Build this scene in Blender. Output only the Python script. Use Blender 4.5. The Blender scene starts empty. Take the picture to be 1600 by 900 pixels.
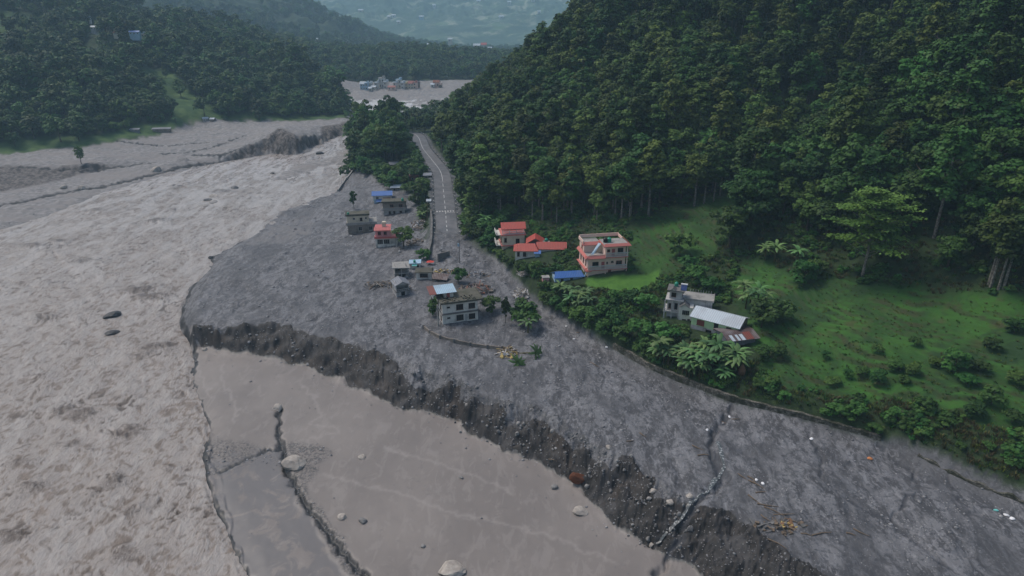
import bpy, math, random
import numpy as np
from mathutils import Vector, Matrix
from mathutils.geometry import delaunay_2d_cdt
random.seed(7); RNG = np.random.default_rng(7)
R = math.radians
sc = bpy.context.scene
COL = sc.collection
# ------------------------------------------------------------------ camera
CAMZ, FPX, PITCH = 72.0, 1067.0, R(22.4)
cam_d = bpy.data.cameras.new('camera'); cam = bpy.data.objects.new('camera', cam_d); COL.objects.link(cam)
cam_d.lens = 24.0; cam_d.sensor_width = 36.0; cam_d.clip_start = 0.5; cam_d.clip_end = 20000
cam.location = (0, 0, CAMZ); cam.rotation_euler = (R(90) - PITCH, 0, 0)
sc.camera = cam
# ------------------------------------------------------------------ world, sun, exposure
SUN_EL, SUN_AZ = R(58), R(-60)          # azimuth measured from +Y towards +X: light comes from over the river
w = bpy.data.worlds.new('World'); sc.world = w; w.use_nodes = True
nt = w.node_tree; nt.nodes.clear()
sky = nt.nodes.new('ShaderNodeTexSky'); sky.sky_type = 'NISHITA'; sky.sun_disc = False
sky.sun_elevation = SUN_EL; sky.sun_rotation = SUN_AZ; sky.air_density = 1.3; sky.dust_density = 3.0; sky.ozone_density = 1.0
bg = nt.nodes.new('ShaderNodeBackground'); bg.inputs[1].default_value = 0.085
wo = nt.nodes.new('ShaderNodeOutputWorld')
nt.links.new(sky.outputs[0], bg.inputs[0]); nt.links.new(bg.outputs[0], wo.inputs[0])
sd = bpy.data.lights.new('sun', 'SUN'); sd.energy = 1.35; sd.angle = R(20); sd.color = (1.0, 0.93, 0.86)
sun = bpy.data.objects.new('sun', sd); COL.objects.link(sun)
dv = Vector((math.sin(SUN_AZ) * math.cos(SUN_EL), math.cos(SUN_AZ) * math.cos(SUN_EL), math.sin(SUN_EL)))
sun.rotation_euler = dv.to_track_quat('Z', 'Y').to_euler(); sun.location = (0, 0, 400)
sc.view_settings.view_transform = 'Standard'; sc.view_settings.look = 'None'
sc.view_settings.exposure = 0.6; sc.view_settings.gamma = 1.0
sc.cycles.max_bounces = 5; sc.cycles.diffuse_bounces = 3; sc.cycles.glossy_bounces = 2; sc.cycles.transmission_bounces = 2
sc.cycles.volume_bounces = 1; sc.cycles.use_denoising = True
# ------------------------------------------------------------------ pixel <-> world helpers
cp, sp = math.cos(PITCH), math.sin(PITCH)
def ray(px, py):
    a = (px - 800) / FPX; b = -(py - 450) / FPX
    return (a, cp + b * sp, -sp + b * cp)
def P(px, py, z=0.0):
    d = ray(px, py); t = (z - CAMZ) / d[2]
    return (d[0] * t, d[1] * t, z)
def D(px, py, dist):
    d = ray(px, py); t = dist / math.hypot(d[0], d[1])
    return (d[0] * t, d[1] * t, CAMZ + d[2] * t)
def project(x, y, z):
    X = np.asarray(x, float); Y = np.asarray(y, float); Z = np.asarray(z, float) - CAMZ
    dep = Y * cp - Z * sp
    up = Y * sp + Z * cp
    return 800 + FPX * X / dep, 450 - FPX * up / dep, dep
# ------------------------------------------------------------------ numpy noise
_perm = np.random.default_rng(3).permutation(512).astype(np.int64)
_perm = np.concatenate([_perm, _perm])
_ang = np.random.default_rng(4).random(512) * 2 * math.pi
_gx, _gy = np.cos(_ang), np.sin(_ang)
def perlin(x, y, seed=0):
    x = np.asarray(x, float) + seed * 17.31; y = np.asarray(y, float) + seed * 9.73
    xi = np.floor(x).astype(np.int64); yi = np.floor(y).astype(np.int64)
    xf = x - xi; yf = y - yi
    u = xf * xf * xf * (xf * (xf * 6 - 15) + 10); v = yf * yf * yf * (yf * (yf * 6 - 15) + 10)
    def g(ix, iy, dx, dy):
        h = _perm[_perm[ix & 511] + (iy & 511)]
        return _gx[h] * dx + _gy[h] * dy
    a = g(xi, yi, xf, yf); b = g(xi + 1, yi, xf - 1, yf); c = g(xi, yi + 1, xf, yf - 1); d = g(xi + 1, yi + 1, xf - 1, yf - 1)
    return (a + u * (b - a) + v * ((c + u * (d - c)) - (a + u * (b - a)))) * 1.5
def fbm(x, y, oct=4, seed=0, gain=0.5):
    s = 0; a = 1.0
    for k in range(oct):
        s = s + a * perlin(x * 2 ** k, y * 2 ** k, seed + k * 5); a *= gain
    return s
def ridged(x, y, oct=3, seed=0):
    s = 0; a = 1.0
    for k in range(oct):
        s = s + a * (1 - 2 * np.abs(perlin(x * 2 ** k, y * 2 ** k, seed + k * 5))); a *= 0.5
    return s
def sstep(e0, e1, x):
    t = np.clip((x - e0) / (e1 - e0), 0, 1); return t * t * (3 - 2 * t)
def inpoly(x, y, poly):
    x = np.asarray(x); y = np.asarray(y); r = np.zeros(x.shape, bool); n = len(poly)
    for i in range(n):
        x0, y0 = poly[i][:2]; x1, y1 = poly[(i + 1) % n][:2]
        if y0 == y1: continue
        c = ((y0 > y) != (y1 > y)) & (x < (x1 - x0) * (y - y0) / (y1 - y0) + x0)
        r ^= c
    return r
def seg_dist(x, y, pts):
    """distance to a polyline, and z / running length at the nearest point"""
    best = np.full(np.shape(x), 1e9); bz = np.zeros(np.shape(x)); bl = np.zeros(np.shape(x)); run = 0
    for p, q in zip(pts[:-1], pts[1:]):
        dx, dy = q[0] - p[0], q[1] - p[1]; L2 = dx * dx + dy * dy; L = math.sqrt(L2)
        t = np.clip(((x - p[0]) * dx + (y - p[1]) * dy) / L2, 0, 1)
        d = np.hypot(x - p[0] - t * dx, y - p[1] - t * dy)
        m = d < best
        best = np.where(m, d, best); bz = np.where(m, p[2] + t * (q[2] - p[2]), bz); bl = np.where(m, run + t * L, bl)
        run += L
    return best, bz, bl
# ------------------------------------------------------------------ breaklines of the land (pixel x, pixel y, height)
WATER = -5.5
def PL(pts, z=None): return [P(p[0], p[1], p[2] if len(p) > 2 else z) for p in pts]
def DL(pts): return [D(*p) for p in pts]
def resamp(pts, step):
    out = []
    for p, q in zip(pts[:-1], pts[1:]):
        n = max(1, int(math.dist(p[:2], q[:2]) / step))
        for k in range(n): out.append(tuple(p[i] + (q[i] - p[i]) * k / n for i in range(3)))
    out.append(tuple(pts[-1])); return out
LINES = []
shore = [(545,268),(530,297),(505,306),(470,318),(440,332),(400,362),(380,376),(350,393),(330,402),(326,414),(314,434),(298,452),(289,470),(283,490),(283,512),(291,530),(301,545),(301,565),(294,600),(306,630),(320,660),(326,685),(314,708),(318,750),(338,810),(354,850),(374,895),(400,940),(440,1010),(480,1100)]
SHORE = PL(shore, -5.35); LINES.append(SHORE)
LINES.append(PL([(x - 8, y + 1) for x, y in shore], -7.6))
LINES.append(PL([(538,312,-2.0),(500,345,-3.6),(440,378,-3.6),(378,390,-3.3),(342,410,-2.6),(324,430,-2),(309,457,-1.5),(300,488,-1)]))
LINES.append(PL([(536,300),(508,314),(474,330),(445,345),(405,372),(384,384),(350,400)], -5.0))
CT = PL([(297,508,-.7),(330,512,-.4),(380,509,0),(430,507,0),(470,515,0),(500,528,0),(540,538,.2),(580,548,.3),(620,560,.4),(660,578,.6),(710,592,.8),(740,612,.9),(790,626,1),(830,637,1),(870,652,1),(905,680,1),(945,703,1),(990,718,1),(1030,748,1),(1060,778,1),(1085,790,1),(1110,795,1),(1140,800,1),(1180,830,1),(1230,862,1),(1290,900,1),(1350,945,1),(1430,1010,1),(1560,1110,1)])
CB = PL([(303,541),(350,546),(400,553),(440,563),(480,572),(520,590),(560,607),(600,625),(630,640),(680,647),(715,655),(725,675),(760,690),(800,708),(840,722),(880,745),(910,767),(935,792),(960,817),(990,842),(1030,862),(1080,887),(1120,915),(1180,970),(1260,1060),(1330,1140)], -4.6)
LINES += [CT, CB]
LINES.append(PL([(340,600),(345,700),(360,760),(400,850),(450,960)], -4.9))
LINES.append(PL([(480,620),(600,720),(760,820),(900,900),(1050,1020)], -4.75))
BASE = PL([(1900,935,1.6),(1760,868,1.6),(1640,815,1.6),(1600,796,1.6),(1500,754,1.6),(1440,724,1.6),(1374,697,1.6),(1250,662,1.5),(1140,633,1.3),(1075,608,1.1),(1020,585,1),(958,550,1),(905,519,.9),(850,482,.9),(810,442,1.2),(775,407,1.6),(738,387,2),(718,372,2.4)])
LINES.append(BASE)
def offs(pts, d, dz):
    out = []
    for i, p in enumerate(pts):
        a = pts[max(0, i - 1)]; b = pts[min(len(pts) - 1, i + 1)]
        tx, ty = b[0] - a[0], b[1] - a[1]; L = math.hypot(tx, ty)
        out.append((p[0] + ty / L * d, p[1] - tx / L * d, p[2] + dz))
    return out
LEDGE = offs(BASE[:6], .5, .9) + offs(BASE[6:12], .5, 2.1) + offs(BASE[12:15], 1.6, 1.2)
LEDGE = offs(BASE, .5, 0)
LEDGE = [(p[0], p[1], p[2] + (0.9 if i < 6 else 2.1 if i < 12 else 1.3 if i < 15 else .6)) for i, p in enumerate(LEDGE)]
LINES.append(LEDGE)
LINES.append(PL([(745,345,4.5),(772,378,5),(795,402,5.2),(835,432,5.5),(872,470,5),(920,500,5),(975,520,5.2),(1050,545,5.3),(1150,600,4.8),(1210,612,5.2),(1300,640,5.4),(1400,668,5.4),(1500,702,5.5),(1600,742,5.6),(1760,800,6)]))
LINES.append(PL([(800,378,6.3),(862,418,6.4),(915,441,6.6),(1020,441,7.2),(1032,500,7),(1110,520,7.2),(1185,545,7.6),(1300,560,9),(1450,590,9.6),(1600,622,10),(1800,680,11)]))
LINES.append(PL([(750,330,6),(792,355,7.2),(850,372,8),(905,375,8.5),(990,402,9.2),(1060,422,10),(1100,437,10.3),(1170,412,12.5),(1250,430,13.4),(1340,440,14.3),(1450,455,15.3),(1550,470,16.2),(1700,490,17.5),(1900,520,19)]))
LINES.append(PL([(960,372,10),(1000,347,12.5),(1060,312,16),(1120,287,19.5),(1180,267,24)]))
LINES.append(PL([(1180,312,20),(1160,342,17),(1122,382,14),(1102,420,11.5)]))
LINES.append(PL([(716,300,6),(708,262,7),(692,240,8),(672,222,8)]))
LINES.append(DL([(702,208,430),(730,180,429),(772,140,420),(828,95,405),(890,54,395),(942,-5,390),(1012,-75,390),(1150,-175,385),(1400,-220,370),(1700,-260,350),(2200,-320,330)]))
LINES.append(DL([(735,230,340),(800,215,300),(860,190,300),(930,160,300),(1000,130,300),(1100,110,300)]))
LINES.append(DL([(1150,335,187),(1200,300,202),(1260,252,215),(1350,195,225),(1450,145,235),(1600,95,240),(1850,10,240)]))
LINES.append(DL([(1180,300,222),(1230,277,240),(1350,218,262),(1480,165,275),(1650,112,280)]))
LINES.append([(x, y, 60.) for x, y in ((100, 560),)] + [(250, 600, 130.), (700, 500, 160.)])
LINES.append([(0, 560, 2.), (40, 640, 5.), (160, 720, 10.), (300, 800, 60.), (900, 800, 150.)])
# road side, tree clump by the river
LINES.append(PL([(545,235,-5.4),(537,222,-5.4),(552,207,-5.4),(572,198,-5.4),(620,193,-5.4),(680,188,-5.4),(712,176,-5.4)]))
LINES.append(PL([(550,238,-1),(555,225,1),(580,212,3),(620,203,5),(660,201,5.5),(690,200,6)]))
LINES.append(PL([(557,263,.3),(600,282,1.2),(640,300,1.6),(655,325,1.4),(660,350,1),(664,378,.8),(680,405,1)]))
LINES.append(PL([(600,250,2.5),(630,240,4),(652,270,3.6)]))
LINES.append(PL([(400,440,-.8),(480,450,-.2),(560,455,0),(620,480,0),(700,510,0),(790,540,.2),(860,520,.6)]))
LINES.append(PL([(900,600,1.3),(1000,660,1.5),(1100,720,1.4),(1250,760,1.5),(1400,800,1.6),(1600,880,1.6)]))
LINES.append(PL([(430,285,-5.5),(470,264,-4.9),(500,252,-4.6),(538,246,-4.9)])); LINES.append(PL([(380,275),(430,260),(480,244),(530,226),(543,216)], -7.2))
LINES.append(PL([(555,258,-2),(556,250,-2)]))
LINES.append(PL([(415,291,-6.5),(500,286,-6.5),(540,277,-6.5)]))
# left bank
LEFTFOOT = PL([(-500,300),(-250,275),(-100,255),(0,243),(120,232),(250,212),(300,200),(360,193),(450,190),(545,184)], -1)
LINES.append(LEFTFOOT)
LINES.append(PL([(-500,330,-.7),(-100,264,-.7),(0,256,-.6),(75,258,-.6),(160,251,-.8),(295,243,-1),(340,243,-2)]))
LINES.append(PL([(-500,400,-4.6),(-100,315,-4.6),(0,300,-4.6),(65,290,-4.6),(130,274,-4.6),(190,263,-4.6),(290,253,-4.6),(338,251,-4.6)]))
LINES.append(PL([(352,246,-3.5),(385,229,-.5),(425,208,4),(440,200,5),(462,211,4),(480,213,1),(507,210,-2.3),(545,199,-2.8)]))
EDGE = PL([(-500,470),(-120,400),(0,360),(60,343),(120,319),(160,302),(250,277),(320,259),(350,253),(385,247),(420,240),(440,242),(462,242),(507,222),(546,207)], -5.35)
LINES.append(EDGE)
LINES.append([(p[0] + 2.5, p[1] - 2.5, -7.6) for p in EDGE])
LINES.append(PL([(400,206,1),(440,197,3.4),(466,202,3)]))
LINES.append(PL([(-100,360),(0,332),(120,302),(250,266),(330,256)], -4.7))
# upstream flat and the far hills
LINES.append(PL([(549,176,-1),(547,160,-1),(530,150,-1)]))
LINES.append(PL([(552,196,-6.5),(556,180,-6.5),(556,166,-6.5),(540,158,-6.5)]))
LINES.append(PL([(500,157,-5.4),(556,156,-5.4),(620,152,-5.4),(705,149,-5.4),(800,146,-5.4)]))
LINES.append(PL([(500,147,-3.5),(560,143,-3.5),(640,141,-3.5),(720,139,-3.5),(800,137,-3.5)]))
LINES.append(PL([(440,136),(480,132),(560,129),(640,127),(720,125),(820,123)], -1))
LINES.append(DL([(420,80,880),(480,84,900),(560,88,920),(650,82,930),(740,92,950),(840,100,960)]))
LINES.append([D(560,95,1150), D(700,95,1150), D(860,95,1150)])
LINES.append(DL([(150,-60,1750),(300,-45,1750),(400,-20,1750),(470,5,1700),(530,32,1650),(590,62,1600),(635,84,1560)]))
LINES.append(DL([(100,60,1250),(300,60,1250),(480,75,1250),(600,95,1300)]))
LINES.append(DL([(560,70,2500),(640,84,2300),(760,82,2300),(900,80,2300)]))
LINES.append(DL([(300,-40,3700),(500,-10,3600),(600,-22,3500),(750,-10,3500),(900,-25,3500)]))
LINES.append([(-2600, 4300, 260.), (-900, 4500, 330.), (600, 4500, 300.), (2000, 4300, 320.)])
# left hills
LINES.append(DL([(300,92,650),(350,86,650),(400,80,645),(450,78,640),(500,104,620),(530,132,600),(546,166,570)]))
LINES.append(DL([(500,110,740),(400,95,740),(545,150,690)]))
LINES.append(DL([(345,118,600),(310,150,540),(330,185,500)]))
LINES.append(DL([(120,100,620),(230,130,560),(300,175,505)]))
LINES.append(DL([(-500,-60,700),(-250,-20,760),(-100,0,790),(0,15,800),(80,22,800),(150,18,800),(250,30,800),(320,42,780),(378,66,750)]))
LINES.append(DL([(-500,100,560),(-200,80,590),(0,62,620),(60,60,640)]))
LINES.append(DL([(250,40,950),(100,30,980),(-200,20,1000)]))
LINES += [[(-5500., 0., 100.), (-5500., 5500., 220.), (0., 6400., 300.), (5500., 5500., 230.), (5500., 0., 150.)], [(-400., 0., 10.), (-150., 20., -7.)], [(-60, 5., -5.), (60., 5., -5.), (150., 30., 5.)], [(300., 60., 20.), (700., 100., 60.)], [(-900., 300., 60.), (-900., 700., 150.)], [(900., 300., 100.)]]
# ------------------------------------------------------------------ triangulate the breaklines
vs, es, zs = [], [], []
for L in LINES:
    i0 = len(vs)
    for p in resamp(L, 60) if len(L) > 1 else L: vs.append(Vector(p[:2])); zs.append(p[2])
    es += [(i, i + 1) for i in range(i0, len(vs) - 1)]
ov, oe, of, orv, _, _ = delaunay_2d_cdt(vs, es, [], 0, 1e-3)
tz = [float(np.mean([zs[k] for k in o])) if o else None for o in orv]
for i, o in enumerate(tz):
    if o is None:
        j = min((j for j in range(len(tz)) if tz[j] is not None), key=lambda j: (ov[j] - ov[i]).length)
        tz[i] = tz[j]
# ------------------------------------------------------------------ polar grid: fine near the houses, coarse on the horizon
AZ = np.concatenate([np.linspace(R(-75), R(-43), 70, endpoint=False), np.linspace(R(-43), R(43), 1050), np.linspace(R(43), R(75), 70)[1:]])
LR = np.linspace(math.log(38), math.log(6300), 1180)
NA, NR = len(AZ), len(LR)
GA, GR = np.meshgrid(AZ, np.exp(LR), indexing='ij')
GX, GY = GR * np.sin(GA), GR * np.cos(GA)
keep, _, _ = seg_dist(GX, GY, BASE)
far_s = np.clip(GR / 150, .6, 3)
wm = sstep(3, 9, keep)
WX = GX + wm * far_s * (1.1 * perlin(GX / 7, GY / 7, 1) + .7 * perlin(GX / 2.6, GY / 2.6, 2))
WY = GY + wm * far_s * (1.1 * perlin(GX / 7, GY / 7, 3) + .7 * perlin(GX / 2.6, GY / 2.6, 4))
Z = np.full(GX.shape, np.nan)
WA = np.arctan2(WX, WY)
for f in of:
    a, b, c = [ov[k] for k in f[:3]]; za, zb, zc = [tz[k] for k in f[:3]]
    azs = [math.atan2(v.x, v.y) for v in (a, b, c)]
    if max(azs) - min(azs) > math.pi: continue
    i0 = max(0, np.searchsorted(AZ, min(azs) - .08)); i1 = min(NA, np.searchsorted(AZ, max(azs) + .08) + 1)
    rmax = max(v.length for v in (a, b, c)) + 6
    rmin = min(((b - a).length and abs(a.cross(b) if hasattr(a, 'cross') and False else a.x * b.y - a.y * b.x) / (b - a).length) if (b - a).length else 1e9 for a, b in ((a, b), (b, c), (c, a)))
    rmin = min(rmin, *(v.length for v in (a, b, c)), rmin) - 6
    j0 = max(0, np.searchsorted(LR, math.log(max(rmin, 30)))); j1 = min(NR, np.searchsorted(LR, math.log(rmax)) + 1)
    if i1 <= i0 or j1 <= j0: continue
    X = WX[i0:i1, j0:j1]; Y = WY[i0:i1, j0:j1]
    det = (b.y - c.y) * (a.x - c.x) + (c.x - b.x) * (a.y - c.y)
    if abs(det) < 1e-9: continue
    l1 = ((b.y - c.y) * (X - c.x) + (c.x - b.x) * (Y - c.y)) / det
    l2 = ((c.y - a.y) * (X - c.x) + (a.x - c.x) * (Y - c.y)) / det
    l3 = 1 - l1 - l2
    m = (l1 >= -1e-6) & (l2 >= -1e-6) & (l3 >= -1e-6)
    sub = Z[i0:i1, j0:j1]; sub[m] = (l1 * za + l2 * zb + l3 * zc)[m]
print('unfilled', int(np.isnan(Z).sum()))
Z = np.where(np.isnan(Z), 0, Z)
def blur(M, n=1):
    for _ in range(n):
        A = M.copy(); A[1:-1] = (M[:-2] + 2 * M[1:-1] + M[2:]) / 4
        B = A.copy(); B[:, 1:-1] = (A[:, :-2] + 2 * A[:, 1:-1] + A[:, 2:]) / 4
        M = B
    return M
Zs = blur(Z, 14)
# ------------------------------------------------------------------ zones (masks on the ground)
wm2 = .25 + .75 * wm
qx = GX + wm2 * far_s * 1.2 * fbm(GX / 5, GY / 5, 3, 11); qy = GY + wm2 * far_s * 1.2 * fbm(GX / 5, GY / 5, 3, 15)
def zone(poly, soft=1, warp=True):
    return blur(inpoly(qx if warp else GX, qy if warp else GY, poly).astype(float), soft)
big = [(-60, 5.), (60., 5.)]
RIVER_POLY = [tuple(p[:2]) for p in SHORE[::-1]] + [P(548,250,-5.4)[:2], P(540,235,-5.4)[:2], P(552,212,-5.4)[:2], P(590,194,-5.4)[:2], P(712,176,-5.4)[:2], P(820,160,-5.4)[:2], P(820,146,-5.4)[:2], P(620,152,-5.4)[:2], P(500,157,-5.4)[:2], P(549,176,-5.4)[:2]] + [tuple(p[:2]) for p in EDGE[::-1]] + [(-400, 0)]
m_mud = zone([p[:2] for p in CB] + [(60, 5), (-60, 5)] + [p[:2] for p in SHORE[:14:-1]])
m_cliff = zone([p[:2] for p in CT] + [p[:2] for p in CB[::-1]], 2)
DEB = [p[:2] for p in CT[::-1]] + [p[:2] for p in SHORE[14::-1]] + [P(557,262)[:2], P(600,285,1.2)[:2], P(642,303,1.5)[:2], P(655,325,1.4)[:2], P(664,378)[:2], P(690,395,2)[:2], P(700,372,2)[:2]] + [p[:2] for p in BASE[:5:-1]] + [p[:2] for p in offs(BASE[:6], 1.6, 0)[::-1]]
m_deb = zone(DEB)
m_gra = np.clip(zone([p[:2] for p in LEFTFOOT] + [P(549,176,-1)[:2], P(530,150,-1)[:2], P(440,136,-1)[:2]] + PL([(440,136),(480,132),(560,129),(640,127),(720,125),(820,123)], -1) + [P(900,200,-5)[:2], P(712,180,-5)[:2], P(590,196,-5)[:2], P(556,212,-5)[:2], P(546,245,-5)[:2], P(555,268,-5)[:2], P(300,600,-5)[:2], P(400,950,-5)[:2], (-500, 0)]), 0, 1)
ter_poly = [P(1160,412,12)[:2], P(1250,432,13)[:2], P(1340,442,14)[:2], P(1450,457,15)[:2], P(1600,478,16)[:2], P(1750,500,17)[:2], P(1900,560,14)[:2], P(1760,700,8)[:2], P(1600,690,6.5)[:2], P(1450,640,6.5)[:2], P(1300,620,6)[:2], P(1200,600,5.5)[:2], P(1170,520,8)[:2], P(1140,450,10.5)[:2]]
val_poly = [P(985,415,9.3)[:2], P(985,360,10.5)[:2], P(1060,315,16)[:2], P(1180,268,24)[:2], P(1185,305,21)[:2], P(1110,400,13)[:2], P(1060,425,10)[:2]]
lawn_poly = [P(915,434,6.8)[:2], P(1030,427,8)[:2], P(1028,450,7)[:2], P(990,458,6.6)[:2], P(912,446,6.5)[:2]]
mid_poly = [P(905,480,5.5)[:2], P(985,470,6)[:2], P(975,520,5.2)[:2], P(925,505,5)[:2]]
left_clear = [D(-60,10,790)[:2], D(60,25,790)[:2], D(80,55,650)[:2], D(-60,75,620)[:2]]
left_scar = [D(205,108,600)[:2], D(262,112,600)[:2], D(330,180,510)[:2], D(345,196,490)[:2], D(250,205,470)[:2], D(300,165,520)[:2], D(235,135,560)[:2]]
m_ter = zone(ter_poly, 3); m_val = zone(val_poly, 3); m_lawn = zone(lawn_poly, 1); m_mid = zone(mid_poly, 2)
foot_strip = [p[:2] for p in LEFTFOOT] + [D(545,180,520)[:2], D(450,182,520)[:2], D(340,180,500)[:2], D(250,192,460)[:2], D(150,208,430)[:2], D(60,222,400)[:2], D(-100,238,380)[:2], D(-500,270,360)[:2]]
m_foot = zone(foot_strip, 2)
m_lcl = np.clip(zone(left_clear, 3) + zone(left_scar, 2) + m_foot, 0, 1)
m_scar = np.clip(zone(PL([(352,247,-3.5),(385,229,-.5),(425,208,4),(440,200,5),(462,211,4),(480,213,1),(507,210,-2.3),(547,199,-2.8)]) + PL([(547,206),(507,222),(462,242),(440,242),(420,240),(385,247),(350,254)], -5.3), 1, False)
  + .8 * zone(PL([(-100,266,-.7),(0,258,-.6),(75,260,-.6),(160,253,-.8),(295,244,-1)]) + PL([(290,253),(190,263),(130,273),(65,290),(0,300),(-100,315)], -4.6), 1, False)
  + zone(PL([(500,200,-1),(548,186,-1),(549,199,-2.8),(505,212,-2)]), 1, False), 0, 1)
# ------------------------------------------------------------------ relief
crisp = sstep(.05, .35, blur(np.clip(m_cliff + m_scar, 0, 1), 5)); Z = Zs * (1 - crisp) + Z * crisp
Z = Z + m_scar * .9 * fbm(GX / 6, GY / 6, 4, 47)
nearm = (GR < 600)
m_flat = np.clip(m_deb + m_mud + m_gra, 0, 1)
hill = sstep(9, 24, Z) * (1 - m_flat)
Z = Z + hill * (5 * fbm(GX / 70, GY / 70, 3, 21) + 1.2 * fbm(GX / 18, GY / 18, 2, 22)) * np.clip(GR / 250, .5, 3)
Z = Z + sstep(1500, 2600, GR) * (14 + 30 * sstep(60, 200, Z)) * ridged(GX / 380, GY / 380, 4, 31)
dfade = sstep(.5, 1, m_deb) * (1 - m_cliff)
stream = fbm((GX * .6 - GY * .8) / 14, (GX * .8 + GY * .6) / 3.2, 4, 41)      # flow lines of the mud stream
Z = Z + dfade * (.55 * fbm(GX / 16, GY / 16, 4, 42) + .13 * stream + .06 * ridged(GX / 2.2, GY / 2.2, 3, 43) - .25 * sstep(.5, .8, perlin(GX / 4, GY / 4, 44)))
Z = Z + m_cliff * (.8 * fbm(GX / 3.2, GY / 3.2, 4, 45) + .35 * ridged(GX / 1.4, GY / 1.4, 2, 46))
Z = Z + sstep(.5, 1, m_gra) * (.35 * fbm(GX / 14, GY / 14, 3, 51) + .25 * ridged(GX / 6, GY / 6, 3, 52)) * np.clip(GR / 300, .6, 1.6)
Z = Z + sstep(.5, 1, m_mud) * (.10 * fbm(GX / 12, GY / 12, 3, 61) + .025 * fbm(GX / 2, GY / 2, 2, 62))
# channels cut in the mud and in the debris surface
def channel(pts, z, width, depth, seed):
    L = PL(pts, z); fs_ = np.clip(GR / 130, 1, 3); wx = GX + .7 * fs_ * perlin(GX / 2.2, GY / 2.2, seed) + .3 * perlin(GX / .8, GY / .8, seed + 7); wy = GY + .7 * fs_ * perlin(GX / 2.2, GY / 2.2, seed + 1) + .3 * perlin(GX / .8, GY / .8, seed + 8)
    width = width * .55
    d, _, _ = seg_dist(wx, wy, L)
    k = np.exp(-(d / width) ** 2)
    return k * depth, np.exp(-(d / (width * 1.4)) ** 2) * (.25 + .75 * sstep(-.35, .15, perlin(GX / 3.5, GY / 3.5, seed + 9))) if seed == 75 else np.exp(-(d / (width * 1.5)) ** 2)
wet = np.zeros(GX.shape); dark = np.zeros(GX.shape)
for pts, z, wd, dp in (([(434,640),(437,690),(447,735),(470,775),(500,818),(545,872),(590,925),(640,990)], -4.8, .9, .55),
                       ([(437,700),(405,705),(375,720),(340,735)], -4.8, .7, .25),
                       ([(300,600),(318,650),(326,690),(314,712),(320,760),(342,815),(362,860),(390,905)], -5.2, .8, .2),
                       ([(303,560),(300,585),(296,602)], -5.2, .8, .2),
                       ([(-60,338),(0,322),(75,306),(180,287),(280,262),(346,252)], -4.6, 2.6, .8),
                       ([(120,273),(200,262),(290,253)], -4.6, 2.0, .3), ([(300,235),(345,238),(370,233)], -1, 2.2, .4), ([(180,222),(250,224),(330,222)], -1, 1.6, .3), ([(20,262),(90,262),(160,254)], -1, 1.8, .3), ([(385,215),(330,228),(250,235)], -1, 1.6, .3)):
    c, k = channel(pts, z, wd, dp, 71); Z -= c; dark = np.maximum(dark, k)
dgr = np.zeros(GX.shape)
for pts, z, wd, dp in (([(1145,640),(1118,670),(1105,700),(1135,750),(1090,780),(1070,800),(1030,850)], 1.4, 1.0, .6),
                       ([(1120,670),(1112,690),(1125,720),(1140,745)], 1.4, .6, .3),
                       ([(1262,672),(1268,690),(1285,720),(1282,745)], 1.5, .5, .25),
                       ([(1372,700),(1425,735),(1432,755),(1490,775),(1600,812)], 1.6, .5, .3),
                       ([(1485,760),(1480,745),(1500,742),(1560,772)], 1.6, .4, .2),
                       ([(1432,770),(1400,800),(1395,815),(1440,850),(1500,900),(1600,960)], 1.6, .6, .3),
                       ([(1280,745),(1330,780),(1390,812)], 1.6, .5, .2)):
    c, k = channel(pts, z, wd, dp, 75); Z -= c; dgr = np.maximum(dgr, k)
m_wet = zone(PL([(322,720),(400,700),(445,705),(455,760),(500,840),(560,930),(400,940),(345,830)], -4.9), 3)
m_wet = np.maximum(m_wet, zone(PL([(384,376),(440,345),(490,338),(485,372),(440,384),(390,388)], -4.6), 2))
Z -= m_wet * .16
pale = np.zeros(GX.shape)
for pts in ([(470,600),(492,622),(500,648),(484,662),(522,668),(530,676),(486,684),(474,702)], [(500,742),(560,755),(640,775),(700,800),(760,812),(860,838),(960,880)], [(345,570),(350,600),(372,640),(365,660)], [(300,560),(316,590),(330,620)], [(600,700),(700,730),(800,770)]):
    c, k = channel(pts, -4.8, .4, 0, 78); pale = np.maximum(pale, k)
dT, _, _ = seg_dist(GX, GY, CT); dB, _, _ = seg_dist(GX, GY, CB)
cdark = m_cliff * np.clip(1.7 - 1.5 * sstep(.35, .8, dB / (dB + dT + .01) + .30 * fbm(GX / 6, GY / 6, 3, 79)) + 1.2 * sstep(-22, -34, GX) + 1.2 * sstep(-.5, .1, perlin(GX / 9, GY / 9, 80)) * sstep(9, 15, GX), 0, 1)
m_deb = np.clip(m_deb + m_cliff - .0, 0, 1)
m_peb = zone(PL([(308,690),(345,685),(420,700),(455,690),(520,705),(500,730),(480,760),(540,850),(600,930),(560,930),(480,800),(445,735),(400,725),(340,745),(312,730)], -4.8), 2)
# rice terraces: level treads with short banks
tz_ = Z + 1.2 * fbm(GX / 26, GY / 26, 3, 81) + (GX - 60) * .02
st = .62
fr = tz_ / st - np.floor(tz_ / st)
tread = (np.floor(tz_ / st) + sstep(.62, 1.0, fr)) * st - tz_
mt = np.clip(m_ter + m_val, 0, 1)
Z = Z + mt * (tread + .06 * fbm(GX / 2, GY / 2, 3, 82))
tbank = mt * (sstep(.55, .7, fr) * (1 - sstep(.93, 1, fr))) * (.25 + .75 * sstep(-.3, .3, perlin(GX / 7, GY / 7, 83)))
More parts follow.
